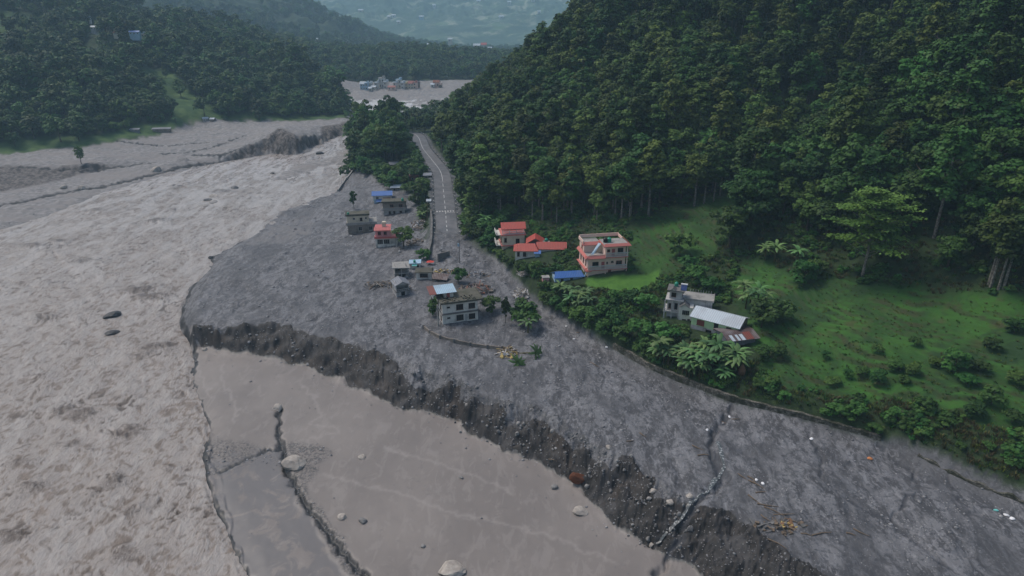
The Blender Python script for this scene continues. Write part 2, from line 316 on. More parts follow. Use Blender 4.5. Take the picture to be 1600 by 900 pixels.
# the road bed
ROADC = PL([(628,207,6),(640,207.5,6),(649,210,6),(655,217,6),(661,232,5.7),(675,250,5.2),(689,270,4.6),(693,300,4),(696,330,3.5),(698,355,3),(701,375,2.6),(714,393,2.1),(735,408,1.6)])
def smooth_line(pts, n):
    pts = [Vector(p) for p in pts]; out = []
    for i in range(len(pts) - 1):
        p0, p1, p2, p3 = pts[max(0, i - 1)], pts[i], pts[i + 1], pts[min(len(pts) - 1, i + 2)]
        for k in range(n):
            t = k / n
            out.append(.5 * ((2 * p1) + (p2 - p0) * t + (2 * p0 - 5 * p1 + 4 * p2 - p3) * t * t + (3 * p1 - p0 - 3 * p2 + p3) * t ** 3))
    out.append(pts[-1]); return out
ROAD = smooth_line(ROADC, 10)
rd, rz, rl = seg_dist(GX, GY, [tuple(p) for p in ROAD])
rk = 1 - sstep(4.6, 9, rd)
Z = Z * (1 - rk) + (rz - .12) * rk
RLEN = sum(math.dist(p[:2], q[:2]) for p, q in zip(ROAD[:-1], ROAD[1:]))
Z = Z + rk * sstep(RLEN - 34, RLEN - 12, rl + 5 * perlin(GX / 3, GY / 3, 86)) * (.45 + .25 * fbm(GX / 3, GY / 3, 3, 87))
m_shoulder = (1 - sstep(5.2, 6.6, rd)) * (1 - sstep(RLEN - 34, RLEN - 16, rl))
m_deb = np.maximum(m_deb, rk * sstep(RLEN - 40, RLEN - 22, rl + 4 * perlin(GX / 3, GY / 3, 86)))
sd_, _, _ = seg_dist(GX + .5 * perlin(GX / 2, GY / 2, 88) + .25 * perlin(GX / .7, GY / .7, 89), GY + .5 * perlin(GX / 2, GY / 2, 90), [(p[0] + .5, p[1], p[2]) for p in SHORE[6:]])
dark = np.maximum(dark, (1 - sstep(.35, .95, sd_)) * (.45 + .55 * sstep(-.5, .1, perlin(GX / 6, GY / 6, 91))))
_pu, _pv, _pd = project(GX, GY, Z)
def pzone(poly, r0, r1, soft=2):
    u = _pu + 7 * fbm(GX / 12, GY / 12, 3, 84); v = _pv + 3 * fbm(GX / 12, GY / 12, 3, 85)
    return blur((inpoly(u, v, poly) & (GR > r0) & (GR < r1)).astype(float), soft)
m_lcl = np.clip(pzone([(208,108),(262,108),(300,140),(335,170),(352,194),(300,204),(262,212),(215,215),(150,228),(-60,252),(-60,228),(60,214),(150,212),(215,196),(270,190),(262,165),(235,135)], 330, 680) + pzone([(-60,15),(70,25),(90,40),(60,62),(-60,70)], 500, 900) + .9 * pzone([(350,182),(540,178),(545,186),(450,190),(350,194)], 400, 540), 0, 1) * (1 - np.clip(m_gra, 0, 1))
# flat pads under the houses are made by their own footings
def H(x, y):
    """ground height at world x, y"""
    a = np.arctan2(x, y); r = np.log(np.maximum(np.hypot(x, y), 38.1))
    fi = np.clip(np.interp(a, AZ, np.arange(NA)), 0, NA - 1.001); fj = np.clip((r - LR[0]) / (LR[1] - LR[0]), 0, NR - 1.001)
    i = np.floor(fi).astype(int); j = np.floor(fj).astype(int); u = fi - i; v = fj - j
    return (Z[i, j] * (1 - u) * (1 - v) + Z[i + 1, j] * u * (1 - v) + Z[i, j + 1] * (1 - u) * v + Z[i + 1, j + 1] * u * v)
def maskat(M, x, y):
    a = np.arctan2(x, y); r = np.log(np.maximum(np.hypot(x, y), 38.1))
    i = np.clip(np.rint(np.interp(a, AZ, np.arange(NA))), 0, NA - 1).astype(int); j = np.clip(np.rint((r - LR[0]) / (LR[1] - LR[0])), 0, NR - 1).astype(int)
    return M[i, j]
_TT = np.exp(np.linspace(math.log(40), math.log(6000), 4500))
def G(px, py):
    """the point of the ground seen at a pixel of the photograph"""
    d = np.array(ray(px, py)); d = d / math.hypot(d[0], d[1])
    x, y, z = d[0] * _TT, d[1] * _TT, CAMZ + d[2] * _TT
    g = np.maximum(H(x, y), WATER)
    k = int(np.argmax(z < g)); k = max(k, 1)
    a0 = z[k - 1] - g[k - 1]; a1 = z[k] - g[k]; t = a0 / (a0 - a1) if a0 != a1 else 0
    return Vector((x[k - 1] + t * (x[k] - x[k - 1]), y[k - 1] + t * (y[k] - y[k - 1]), z[k - 1] + t * (z[k] - z[k - 1])))
def mpp(p):
    """metres per photograph pixel at point p"""
    return (p[1] * cp - (p[2] - CAMZ) * sp) / FPX
# ------------------------------------------------------------------ object helpers
def tag(o, label=None, cat=None, group=None, kind=None):
    if label: o['label'] = label
    if cat: o['category'] = cat
    if group: o['group'] = group
    if kind: o['kind'] = kind
    return o
def empty(name, loc, rz=0, label=None, cat=None, group=None):
    o = bpy.data.objects.new(name, None); COL.objects.link(o); o.location = loc; o.rotation_euler = (0, 0, rz); o.empty_display_size = .3
    return tag(o, label, cat, group)
def link(name, me, parent=None):
    o = bpy.data.objects.new(name, me); COL.objects.link(o)
    if parent: o.parent = parent
    return o
def grid_mesh(name, V, nu, nv, keepmask=None, smooth=True):
    me = bpy.data.meshes.new(name); n = nu * nv
    idx = np.arange(n).reshape(nu, nv)
    q = np.stack([idx[:-1, :-1], idx[1:, :-1], idx[1:, 1:], idx[:-1, 1:]], -1).reshape(-1, 4)
    if keepmask is not None: q = q[keepmask[:-1, :-1].ravel()]
    used = np.unique(q); remap = np.full(n, -1); remap[used] = np.arange(len(used)); q = remap[q]; V = V.reshape(-1, 3)[used]
    me.vertices.add(len(V)); me.vertices.foreach_set('co', V.astype(np.float32).ravel())
    me.loops.add(q.size); me.loops.foreach_set('vertex_index', q.astype(np.int32).ravel())
    me.polygons.add(len(q)); me.polygons.foreach_set('loop_start', np.arange(0, q.size, 4, dtype=np.int32))
    if smooth: me.polygons.foreach_set('use_smooth', np.ones(len(q), bool))
    me.update(calc_edges=True)
    return me, used
def add_attr(me, name, arr):
    a = me.attributes.new(name, 'FLOAT_COLOR', 'POINT'); a.data.foreach_set('color', np.asarray(arr, np.float32).ravel())
def poly_mesh(name, V, F, mats, mi=None, smooth=False):
    me = bpy.data.meshes.new(name); me.from_pydata([tuple(v) for v in V], [], F)
    for m in (mats if isinstance(mats, (list, tuple)) else [mats]): me.materials.append(m)
    if mi is not None: me.polygons.foreach_set('material_index', np.asarray(mi, np.int32))
    if smooth: me.polygons.foreach_set('use_smooth', np.ones(len(F), bool))
    me.update(); return me
# ------------------------------------------------------------------ materials
class NT:
    def __init__(s, name):
        s.m = bpy.data.materials.new(name); s.m.use_nodes = True; s.t = s.m.node_tree; s.t.nodes.clear()
        s.out = s.n('ShaderNodeOutputMaterial'); s.b = s.n('ShaderNodeBsdfPrincipled'); s.l(s.b.outputs[0], s.out.inputs[0])
        s.b.inputs['Specular IOR Level'].default_value = .3
    def n(s, t, **k):
        x = s.t.nodes.new(t)
        for a, v in k.items(): setattr(x, a, v)
        return x
    def l(s, a, b): s.t.links.new(a, b)
    def sv(s, sock, v):
        if hasattr(v, 'is_linked') or isinstance(v, bpy.types.NodeSocket): s.l(v, sock)
        elif isinstance(v, (tuple, list)): sock.default_value = tuple(v) + ((1,) if len(v) == 3 and len(sock.default_value) == 4 else ())
        else: sock.default_value = v
    def coord(s, kind='Object', scale=(1, 1, 1), rot=(0, 0, 0)):
        c = s.n('ShaderNodeTexCoord') if kind != 'World' else s.n('ShaderNodeNewGeometry')
        mp = s.n('ShaderNodeMapping'); mp.inputs['Scale'].default_value = scale; mp.inputs['Rotation'].default_value = rot
        s.l(c.outputs['Position' if kind == 'World' else kind], mp.inputs[0]); return mp.outputs[0]
    def noise(s, vec, scale, detail=4, rough=.55, lo=None, hi=None, dist=0):
        x = s.n('ShaderNodeTexNoise'); s.l(vec, x.inputs[0]); x.inputs['Scale'].default_value = scale; x.inputs['Detail'].default_value = detail
        x.inputs['Roughness'].default_value = rough; x.inputs['Distortion'].default_value = dist
        return s.ramp(x.outputs[0], lo, hi) if lo is not None else x.outputs[0]
    def vor(s, vec, scale, feature='F1', out='Distance', rnd=1):
        x = s.n('ShaderNodeTexVoronoi', feature=feature); s.l(vec, x.inputs[0]); x.inputs['Scale'].default_value = scale; x.inputs['Randomness'].default_value = rnd
        return x.outputs[out]
    def ramp(s, v, lo, hi):
        x = s.n('ShaderNodeMapRange'); x.interpolation_type = 'SMOOTHSTEP'; s.l(v, x.inputs[0]); x.inputs[1].default_value = lo; x.inputs[2].default_value = hi; return x.outputs[0]
    def mix(s, f, a, b, mode='MIX'):
        x = s.n('ShaderNodeMix', data_type='RGBA', blend_type=mode); s.sv(x.inputs[0], f); s.sv(x.inputs[6], a); s.sv(x.inputs[7], b); return x.outputs[2]
    def math(s, op, a, b=0.0, c=None):
        x = s.n('ShaderNodeMath', operation=op); s.sv(x.inputs[0], a); s.sv(x.inputs[1], b)
        if c is not None: s.sv(x.inputs[2], c)
        return x.outputs[0]
    def bump(s, h, strength=.5, dist=.1):
        x = s.n('ShaderNodeBump'); x.inputs['Strength'].default_value = strength; x.inputs['Distance'].default_value = dist; s.l(h, x.inputs['Height']); s.l(x.outputs[0], s.b.inputs['Normal'])
    def base(s, c, rough=.8):
        s.sv(s.b.inputs['Base Color'], c); s.sv(s.b.inputs['Roughness'], rough); return s.m
# ---- the ground
g = NT('ground_material')
wp = g.coord('World')
def attr(name):
    a = g.n('ShaderNodeAttribute'); a.attribute_name = name; s = g.n('ShaderNodeSeparateColor'); g.l(a.outputs['Color'], s.inputs[0]); return s.outputs[0], s.outputs[1], s.outputs[2], a.outputs['Alpha']
aD, aM, aG, aC = attr('zone_a'); aT, aB, aL, aV = attr('zone_b'); aW, aK, aR, aS = attr('zone_c')
n_big = g.noise(wp, .06, 5, .6); n_mid = g.noise(wp, .5, 6, .65); n_fine = g.noise(wp, 3.0, 6, .7)
flow = g.coord('World', (1.0, .42, 1), (0, 0, R(-38)))
n_flow = g.noise(flow, .5, 7, .68, dist=.6)
speck = g.vor(wp, 1.6)
n_fl2 = g.noise(g.coord('World', (1.0, .5, 1), (0, 0, R(-20))), 1.0, 7, .68, dist=1.5)
deb = g.mix(g.ramp(n_flow, .42, .58), (.060, .0605, .0645), (.146, .147, .154))
deb = g.mix(g.math('MULTIPLY', g.ramp(n_fl2, .50, .62), .6), deb, (.235, .236, .247))  # pale streaks: wet-sheen highlights painted into the debris colour
deb = g.mix(g.math('MULTIPLY', g.ramp(g.noise(wp, .9, 6, .7, dist=.5), .54, .64), .75), deb, (.043, .044, .049))
deb = g.mix(g.math('MULTIPLY', g.ramp(g.noise(flow, .11, 5, .62, dist=.8), .47, .60), .6), deb, (.066, .067, .072))
deb = g.mix(g.math('MULTIPLY', g.math('SUBTRACT', 1.0, g.ramp(speck, .08, .17)), g.ramp(n_fine, .45, .6)), deb, (.27, .27, .28))
deb = g.mix(g.math('MULTIPLY', g.ramp(g.noise(wp, 1.7, 3), .56, .66), .6), deb, (.055, .057, .062))
mud = g.mix(g.ramp(n_big, .35, .65), (.172, .152, .138), (.208, .184, .166))
mud = g.mix(g.math('MULTIPLY', g.ramp(n_flow, .52, .6), .35), mud, (.26, .235, .215))
mud = g.mix(g.math('MULTIPLY', g.ramp(g.noise(wp, .35, 7, .7, dist=1.0), .6, .66), .35), mud, (.12, .11, .105))
gra = g.mix(g.ramp(n_mid, .38, .64), (.16, .155, .152), (.27, .258, .25))
gra = g.mix(g.ramp(g.noise(g.coord('World', (.3, 1.2, 1), (0, 0, R(-12))), .12, 6, .65), .47, .58), gra, (.215, .2, .19))
gra = g.mix(g.ramp(n_fine, .55, .75), gra, (.10, .098, .1))
cli = g.mix(g.ramp(n_mid, .35, .65), (.012, .011, .0105), (.038, .035, .033))
cli = g.mix(g.math('MULTIPLY', g.ramp(g.noise(wp, .16, 5, .65, dist=.8), .50, .60), .4), cli, (.085, .083, .085))
cli = g.mix(g.math('MULTIPLY', g.ramp(g.noise(wp, .11, 4, .6), .55, .62), .4), cli, (.060, .046, .036))
cli = g.mix(g.math('MULTIPLY', g.math('SUBTRACT', 1.0, g.ramp(speck, .06, .15)), .6), cli, (.20, .19, .18))
gr1 = g.mix(g.ramp(n_mid, .35, .65), (.010, .022, .007), (.026, .050, .013))
gr1 = g.mix(g.ramp(n_fine, .5, .72), gr1, (.05, .07, .022))
ter = g.mix(g.ramp(g.noise(wp, .09, 4), .38, .62), (.020, .068, .010), (.040, .122, .016))
ter = g.mix(g.ramp(g.noise(wp, .22, 5, .65), .55, .68), ter, (.055, .075, .02))
ter = g.mix(g.math('MULTIPLY', g.ramp(n_mid, .5, .7), .6), ter, (.02, .045, .012))
lawn = g.mix(g.ramp(n_mid, .35, .65), (.045, .125, .016), (.07, .17, .022))
soil = g.mix(g.ramp(n_mid, .35, .65), (.018, .028, .010), (.05, .045, .02))
c = gr1
c = g.mix(aT, c, ter); c = g.mix(g.math('MULTIPLY', aB, .8), c, soil)
c = g.mix(g.math('MULTIPLY', aT, g.ramp(g.noise(wp, .05, 5, .65, dist=1.0), .5, .62)), c, (.018, .048, .012))
c = g.mix(aV, c, g.mix(g.ramp(g.noise(wp, .15, 5), .4, .6), (.032, .075, .018), (.065, .115, .03)))
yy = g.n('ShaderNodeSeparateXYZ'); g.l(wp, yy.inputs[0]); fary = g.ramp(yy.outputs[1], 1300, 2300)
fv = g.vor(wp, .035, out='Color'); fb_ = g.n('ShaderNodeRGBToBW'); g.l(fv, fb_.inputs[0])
c = g.mix(g.math('MULTIPLY', fary, .9), c, g.mix(g.ramp(g.noise(wp, .008, 7, .7), .50, .60), (.035, .075, .045), g.mix(g.ramp(fb_.outputs[0], .3, .7), (.08, .14, .07), (.22, .25, .18)))); c = g.mix(aL, c, lawn)  # far woods and fields paled: haze brightness put into the ground colour
c = g.mix(aG, c, gra); c = g.mix(aM, c, mud); c = g.mix(aD, c, deb); c = g.mix(g.ramp(g.math('ADD', aC, g.math('MULTIPLY', g.math('SUBTRACT', g.noise(wp, .9, 6, .7), .5), .9)), .38, .56), c, cli)
aX, aPl, aPb, aFt = attr('zone_d')
c = g.mix(g.math('MULTIPLY', aPl, .38), c, (.34, .31, .285))
c = g.mix(g.math('MULTIPLY', g.math('MULTIPLY', aPb, .85), g.ramp(g.noise(wp, 2.2, 7, .75), .44, .56)), c, (.06, .058, .056))
sv_ = g.coord('World', (.8, .8, .12))
c = g.mix(aX, c, g.mix(g.ramp(g.noise(sv_, .7, 6, .7), .42, .6), (.045, .038, .033), (.15, .135, .125)))
c = g.mix(g.math('MULTIPLY', g.math('MULTIPLY', aW, .85), g.ramp(g.noise(wp, .22, 6, .65, dist=1.0), .40, .50)), c, (.135, .128, .126))
c = g.mix(g.math('MULTIPLY', aK, g.ramp(g.math('ADD', aK, g.math('MULTIPLY', n_fine, .6)), .6, .9)), c, (.022, .023, .024))
c = g.mix(g.math('MULTIPLY', aR, g.ramp(g.math('ADD', aR, g.math('MULTIPLY', n_mid, .6)), .55, .95)), c, (.05, .052, .058))
c = g.mix(aS, c, g.mix(g.ramp(n_mid, .4, .6), (.055, .06, .065), (.10, .105, .11)))
rgh = g.math('SUBTRACT', .9, g.math('MULTIPLY', aM, .42)); rgh = g.math('SUBTRACT', rgh, g.math('MULTIPLY', aW, .1)); rgh = g.math('SUBTRACT', rgh, g.math('MULTIPLY', aD, .25))
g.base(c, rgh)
hh = g.math('ADD', g.math('MULTIPLY', n_fine, .5), g.math('MULTIPLY', n_mid, .8)); hh = g.math('ADD', hh, g.math('MULTIPLY', n_flow, .6))
amt = g.math('SUBTRACT', 1.0, g.math('MULTIPLY', aM, .93))
g.bump(g.math('MULTIPLY', hh, amt), .45, .45)
M_GROUND = g.m
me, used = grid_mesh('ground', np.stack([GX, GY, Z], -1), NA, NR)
def pack(*a): return np.stack([np.clip(x, 0, 1).ravel()[used] for x in a], -1)
far_f = zone([(-4000, 1150), (4000, 1150), (4000, 6000), (-4000, 6000)], 1)
add_attr(me, 'zone_a', pack(m_deb, m_mud, m_gra, cdark))
add_attr(me, 'zone_b', pack(np.clip(m_ter + m_mid + m_val * .8, 0, 1), tbank, m_lawn, np.clip(m_lcl, 0, 1)))
add_attr(me, 'zone_c', pack(m_wet, dark, dgr, m_shoulder * (1 - m_deb)))
add_attr(me, 'zone_d', pack(m_scar, pale * .8, m_peb, m_foot))
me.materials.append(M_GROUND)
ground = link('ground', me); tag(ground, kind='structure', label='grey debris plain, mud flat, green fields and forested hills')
# ---- the river: a real rough surface
mr = blur(inpoly(GX, GY, RIVER_POLY).astype(float), 1)
mr_big = blur(mr, 10) > .02
fx = GX + .12 * GY; fy = GY
turb = fbm(fx / 5.0, fy / 6.5, 4, 101) * .7 + ridged(fx / 9, fy / 7, 3, 105) * .3
patch = sstep(.0, .6, fbm(GX / 22, GY / 30, 3, 111))
crest = np.zeros(GX.shape)
for k, (px, py, r, h) in enumerate([(50,385,6,1.2),(90,378,5,1.0),(130,410,5,1.1),(215,455,6,1.4),(235,465,6,1.3),(170,430,4,.8),(245,545,6,1.2),(225,555,5,.9),(195,682,3.6,2.2),(205,672,3,1.2),(120,655,3.5,1.3),(130,648,3.5,1.4),(95,645,3,1.1),(180,755,3,1),(30,725,3,1),(50,765,3,1.1),(20,840,3,1.2),(150,770,2.5,.8),(195,870,3,1),(260,735,2.5,.7),(140,705,2.5,.9),(245,345,6,1),(70,500,5,.9),(150,330,6,1),(350,300,8,1),(290,480,4,.8),(210,800,2.5,.8),(90,700,3,.9),(60,590,3,.8),(180,310,5,1)]):
    p = P(px, py, WATER)
    dd = np.hypot((GX - p[0]) / 1.6 + .5 * perlin(GX / 3, GY / 3, 120 + k), GY - p[1] + 1.5 * perlin(GX / 3, GY / 3, 121))
    crest = np.maximum(crest, min(1, .75 * h) * np.exp(-(dd / (r * .62)) ** 2))
wx2 = fx + 2.2 * fbm(fx / 5, fy / 5, 2, 141); wy2 = fy + 2.2 * fbm(fx / 5, fy / 5, 2, 143)
w1 = ridged(wx2 / 2.5, wy2 / 2.6, 3, 143); w2 = ridged(wx2 / 1.0, wy2 / 1.1, 2, 147)
rough = np.clip(.30 + .55 * fbm(GX / 11, GY / 17, 4, 151) + 1.5 * crest * (.6 + .5 * perlin(GX / 2.5, GY / 2, 152)), .08, 1.6)
wave = .65 * w1 + .35 * w2
RZ = WATER + .05 + (turb * .32 + rough * .30 * wave + .45 * crest) * sstep(0.3, 1, blur(mr, 6)) * np.clip(1.2 - GR / 1200, .5, 1)
mw, uw = grid_mesh('river', np.stack([GX, GY, RZ], -1), NA, NR, mr_big)
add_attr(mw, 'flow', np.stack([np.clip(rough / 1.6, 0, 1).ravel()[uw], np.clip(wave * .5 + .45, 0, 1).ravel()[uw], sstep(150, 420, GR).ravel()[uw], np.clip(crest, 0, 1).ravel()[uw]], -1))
r = NT('river_water'); g = r
aX, aY, aF, _ = attr('flow')
ca = r.n('ShaderNodeAttribute'); ca.attribute_name = 'flow'; aCr = ca.outputs['Alpha']
wp = r.coord('World'); fl = r.coord('World', (1, .45, 1), (0, 0, R(8)))
nf = r.noise(r.coord('World', (1.2, .55, 1), (0, 0, R(12))), .8, 8, .68, dist=1.8); nb = r.noise(fl, .12, 5, .6); nm = r.noise(fl, .45, 6, .65, dist=.8)
n1 = r.noise(r.coord('World', (1, .6, 1), (0, 0, R(10))), 2.6, 7, .72, dist=2.0)
band = r.noise(r.coord('World', (1, .28, 1), (0, 0, R(-7))), .16, 7, .66, dist=1.5)
mott = r.noise(r.coord('World', (1, .6, 1), (0, 0, R(12))), .33, 7, .7, dist=1.2)
c = r.mix(r.ramp(nb, .38, .62), (.145, .108, .081), (.192, .150, .119))
c = r.mix(r.math('MULTIPLY', r.ramp(band, .50, .58), .75), c, (.30, .27, .245))  # light bands along the flow: silvery sky sheen painted into the water
brn = r.math('MULTIPLY', r.math('MULTIPLY', aX, r.math('SUBTRACT', 1.15, aY)), r.math('ADD', .5, n1))
c = r.mix(r.math('MULTIPLY', r.ramp(mott, .52, .60), .45), c, (.12, .090, .068))
c = r.mix(r.math('MULTIPLY', r.ramp(brn, .10, .28), .9), c, (.068, .047, .033))
c = r.mix(r.math('MULTIPLY', r.ramp(r.math('ADD', r.math('MULTIPLY', aY, .55), r.math('MULTIPLY', nf, .6)), .62, .82), .6), c, (.37, .34, .315))
c = r.mix(r.math('MULTIPLY', r.ramp(n1, .56, .66), .25), c, (.42, .395, .375))
c = r.mix(r.math('MULTIPLY', aF, r.math('MULTIPLY', r.ramp(band, .44, .56), .7)), c, (.44, .42, .40))  # bands whiten upstream: grazing sky sheen put into the colour
c = r.mix(r.math('MULTIPLY', r.ramp(r.math('ADD', r.math('MULTIPLY', aCr, .6), r.math('MULTIPLY', r.math('SUBTRACT', n1, .5), 1.6)), .22, .5), .8), c, (.075, .050, .034))
yr = r.n('ShaderNodeSeparateXYZ'); r.l(wp, yr.inputs[0])
c = r.mix(r.math('MULTIPLY', r.ramp(yr.outputs[1], 440, 560), r.math('ADD', .35, r.math('MULTIPLY', r.ramp(r.noise(r.coord('World', (.25, 1, 1)), .06, 5), .42, .55), .5))), c, (.60, .58, .56))  # farthest reach whitened further, its bright sheen painted in
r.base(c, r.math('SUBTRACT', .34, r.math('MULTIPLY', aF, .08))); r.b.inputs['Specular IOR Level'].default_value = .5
r.bump(r.math('ADD', nf, r.math('MULTIPLY', nm, .8)), .7, .5)
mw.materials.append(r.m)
tag(link('river', mw), kind='structure', label='broad muddy brown river in flood')
# ------------------------------------------------------------------ foliage
def leaf_mat(name, dark, light, spec=.15):
    g = NT(name); a = g.n('ShaderNodeAttribute'); a.attribute_name = 'leaf'
    oi = g.n('ShaderNodeObjectInfo'); s = g.n('ShaderNodeSeparateColor'); g.l(a.outputs['Color'], s.inputs[0])
    f = g.math('ADD', g.math('MULTIPLY', s.outputs[0], .55), g.math('MULTIPLY', oi.outputs['Random'], .45))
    c = g.mix(f, dark, light)
    hs = g.n('ShaderNodeHueSaturation'); g.l(c, hs.inputs['Color'])
    rr = g.math('FRACT', g.math('MULTIPLY', oi.outputs['Random'], 7.31))
    g.l(g.math('ADD', .465, g.math('MULTIPLY', rr, .06)), hs.inputs['Hue']); g.l(g.math('ADD', .58, g.math('MULTIPLY', g.math('FRACT', g.math('MULTIPLY', oi.outputs['Random'], 13.7)), .75)), hs.inputs['Value'])
    g.base(hs.outputs[0], .6); g.b.inputs['Specular IOR Level'].default_value = spec
    return g.m
M_SAL = leaf_mat('leaves_sal', (.012, .036, .008), (.056, .124, .024))
M_BROAD = leaf_mat('leaves_broad', (.014, .044, .009), (.064, .146, .025))
M_SAL2 = leaf_mat('leaves_sal_light', (.022, .050, .009), (.090, .150, .026))
M_BUSH = leaf_mat('leaves_bush', (.016, .050, .010), (.06, .145, .026))
M_BRIGHT = leaf_mat('leaves_bright', (.06, .11, .018), (.16, .22, .04))
M_BAN = leaf_mat('leaves_banana', (.035, .09, .025), (.09, .19, .05), .35)
M_DRY = leaf_mat('leaves_dry', (.05, .045, .018), (.13, .11, .045))
gb = NT('bark'); M_BARK = gb.base(gb.mix(gb.ramp(gb.noise(gb.coord(), 3, 5), .35, .65), (.09, .08, .065), (.24, .22, .19)), .9)
gb = NT('bark_dark'); M_BARKD = gb.base(gb.mix(gb.ramp(gb.noise(gb.coord(), 3, 5), .35, .65), (.035, .03, .022), (.09, .075, .055)), .9)
def leaves_np(C, N, size, rng, aspect=1.0):
    """one quad for each centre C with normal N"""
    n = len(C); N = N / (np.linalg.norm(N, axis=1, keepdims=True) + 1e-9)
    a = rng.normal(size=(n, 3)); U = np.cross(N, a); U /= (np.linalg.norm(U, axis=1, keepdims=True) + 1e-9); W = np.cross(N, U)
    s = (size * rng.uniform(.6, 1.25, n))[:, None]; s2 = s * aspect
    k = rng.uniform(.55, 1, (n, 1))
    return np.stack([C - U * s - W * s2 * k, C + U * s * k - W * s2, C + U * s + W * s2 * k, C - U * s * k + W * s2], 1).reshape(-1, 3)
def quads_mesh(name, V, mat, leafval):
    n = len(V) // 4; me = bpy.data.meshes.new(name)
    me.vertices.add(len(V)); me.vertices.foreach_set('co', V.astype(np.float32).ravel())
    me.loops.add(4 * n); me.loops.foreach_set('vertex_index', np.arange(4 * n, dtype=np.int32))
    me.polygons.add(n); me.polygons.foreach_set('loop_start', np.arange(0, 4 * n, 4, dtype=np.int32)); me.update(calc_edges=True)
    lv = np.repeat(leafval, 4); add_attr(me, 'leaf', np.stack([lv, lv, lv, np.ones_like(lv)], -1))
    me.materials.append(mat); return me
def crown_mesh(name, seed, rx, h, z0, nclump, per, leaf, mat, rc=1.3, flat=1.0, taper=0.0, up=.7):
    """clumps of leaves spread through an ellipsoid whose bottom is at z0"""
    rng = np.random.default_rng(seed); Cs, Ns, Lv = [], [], []
    for k in range(nclump):
        while True:
            p = rng.uniform(-1, 1, 3)
            rr = np.linalg.norm(p)
            if .35 < rr < 1: break
        wz = (p[2] + 1) / 2; wd = 1 - taper * wz
        c = np.array([p[0] * (rx - rc * .5) * wd, p[1] * (rx - rc * .5) * wd, z0 + wz * h])
        r = rc * rng.uniform(.65, 1.3)
        d = rng.normal(size=(per, 3)); d /= np.linalg.norm(d, axis=1, keepdims=True); d[:, 2] = np.where(d[:, 2] < -.25, -d[:, 2], d[:, 2])
        q = c + d * r * rng.uniform(.55, 1.05, (per, 1)) * [1, 1, .75 * flat]
        Cs.append(q); Ns.append(d + [0, 0, up] + rng.normal(size=(per, 3)) * .45); Lv.append(np.clip(rng.uniform(.0, 1) * .6 + rng.uniform(0, .4, per), 0, 1))
    return quads_mesh(name, leaves_np(np.concatenate(Cs), np.concatenate(Ns), leaf, rng), mat, np.concatenate(Lv))
def tube_np(pts, rads, n=6):
    V, F = [], []
    for i, (p, r) in enumerate(zip(pts, rads)):
        p = Vector(p); a = Vector(pts[max(0, i - 1)]); b = Vector(pts[min(len(pts) - 1, i + 1)]); t = (b - a).normalized()
        u = t.cross(Vector((.3, 1, .1))).normalized(); v = t.cross(u)
        for k in range(n): V.append(p + (u * math.cos(2 * math.pi * k / n) + v * math.sin(2 * math.pi * k / n)) * r)
    for i in range(len(pts) - 1):
        for k in range(n):
            F.append((i * n + k, i * n + (k + 1) % n, (i + 1) * n + (k + 1) % n, (i + 1) * n + k))
    F.append(tuple(range(n))[::-1]); F.append(tuple(range((len(pts) - 1) * n, len(pts) * n)))
    return V, F
def trunk_mesh(name, seed, h, r, mat, limbs=4, spread=2.2, reach=.5):
    rng = random.Random(seed); V, F = [], []
    def add(pts, rads, n=6):
        v, f = tube_np(pts, rads, n); o = len(V); V.extend(v); F.extend([tuple(i + o for i in q) for q in f])
    bx, by = rng.uniform(-.4, .4), rng.uniform(-.4, .4)
    add([(0, 0, -1.2), (bx * .2, by * .2, h * .3), (bx, by, h * .65), (bx * 1.3, by * 1.3, h)], [r * 1.15, r * .85, r * .6, r * .2])
    for k in range(limbs):
        a = rng.uniform(0, 6.28); z = h * rng.uniform(.5, .8); L = spread * rng.uniform(.7, 1.2)
        add([(bx * .9, by * .9, z), (bx + math.cos(a) * L * .5, by + math.sin(a) * L * .5, z + L * .5), (bx + math.cos(a) * L, by + math.sin(a) * L, z + L * (.6 + reach))], [r * .45, r * .3, r * .1], 4)
    return poly_mesh(name, V, F, mat)
TREES = {}
for k in range(4):
    TREES['sal%d' % k] = (crown_mesh('sal_crown', 10 + k, 3.7 + .4 * (k % 2), 10.5 + k % 3, 6.2 - .5 * (k % 3), 34, 70, .27, M_SAL if k % 3 else M_SAL2, 1.4, taper=.2, up=1.0), trunk_mesh('sal_trunk', 10 + k, 15.5, .27, M_BARK, 4, 1.8))
for k in range(3):
    TREES['broad%d' % k] = (crown_mesh('broad_crown', 30 + k, 4.4 + .4 * k, 7.6, 2.8, 36, 72, .27, M_BROAD, 1.45, flat=.85), trunk_mesh('broad_trunk', 30 + k, 9.0, .3, M_BARKD, 6, 3.0, .2))
for k in range(3):
    TREES['bush%d' % k] = (crown_mesh('bush_crown', 50 + k, 1.75, 2.3, .35, 13, 60, .17, M_BUSH, .72, flat=.9), trunk_mesh('bush_stems', 50 + k, 1.9, .07, M_BARKD, 4, .9))
for k in range(3):
    TREES['far%d' % k] = (crown_mesh('far_crown', 70 + k, 4.3 + .3 * k, 7.0 + 1.2 * k, 2.5, 18, 34, .42, M_SAL if k != 1 else M_BROAD, 1.7, taper=.15, up=1.0), trunk_mesh('far_trunk', 70 + k, 9, .25, M_BARKD, 0))
def make_tree(kind, loc, s=1.0, rz=None, name='tree', label=None, cat='tree', group=None, sz=None, crown='crown', trunk='trunk'):
    c, t = TREES[kind]
    o = empty(name, loc, random.uniform(0, 6.28) if rz is None else rz, label, cat, group); o.scale = (s, s, s * (sz or 1))
    link(crown, c, o); link(trunk, t, o); return o
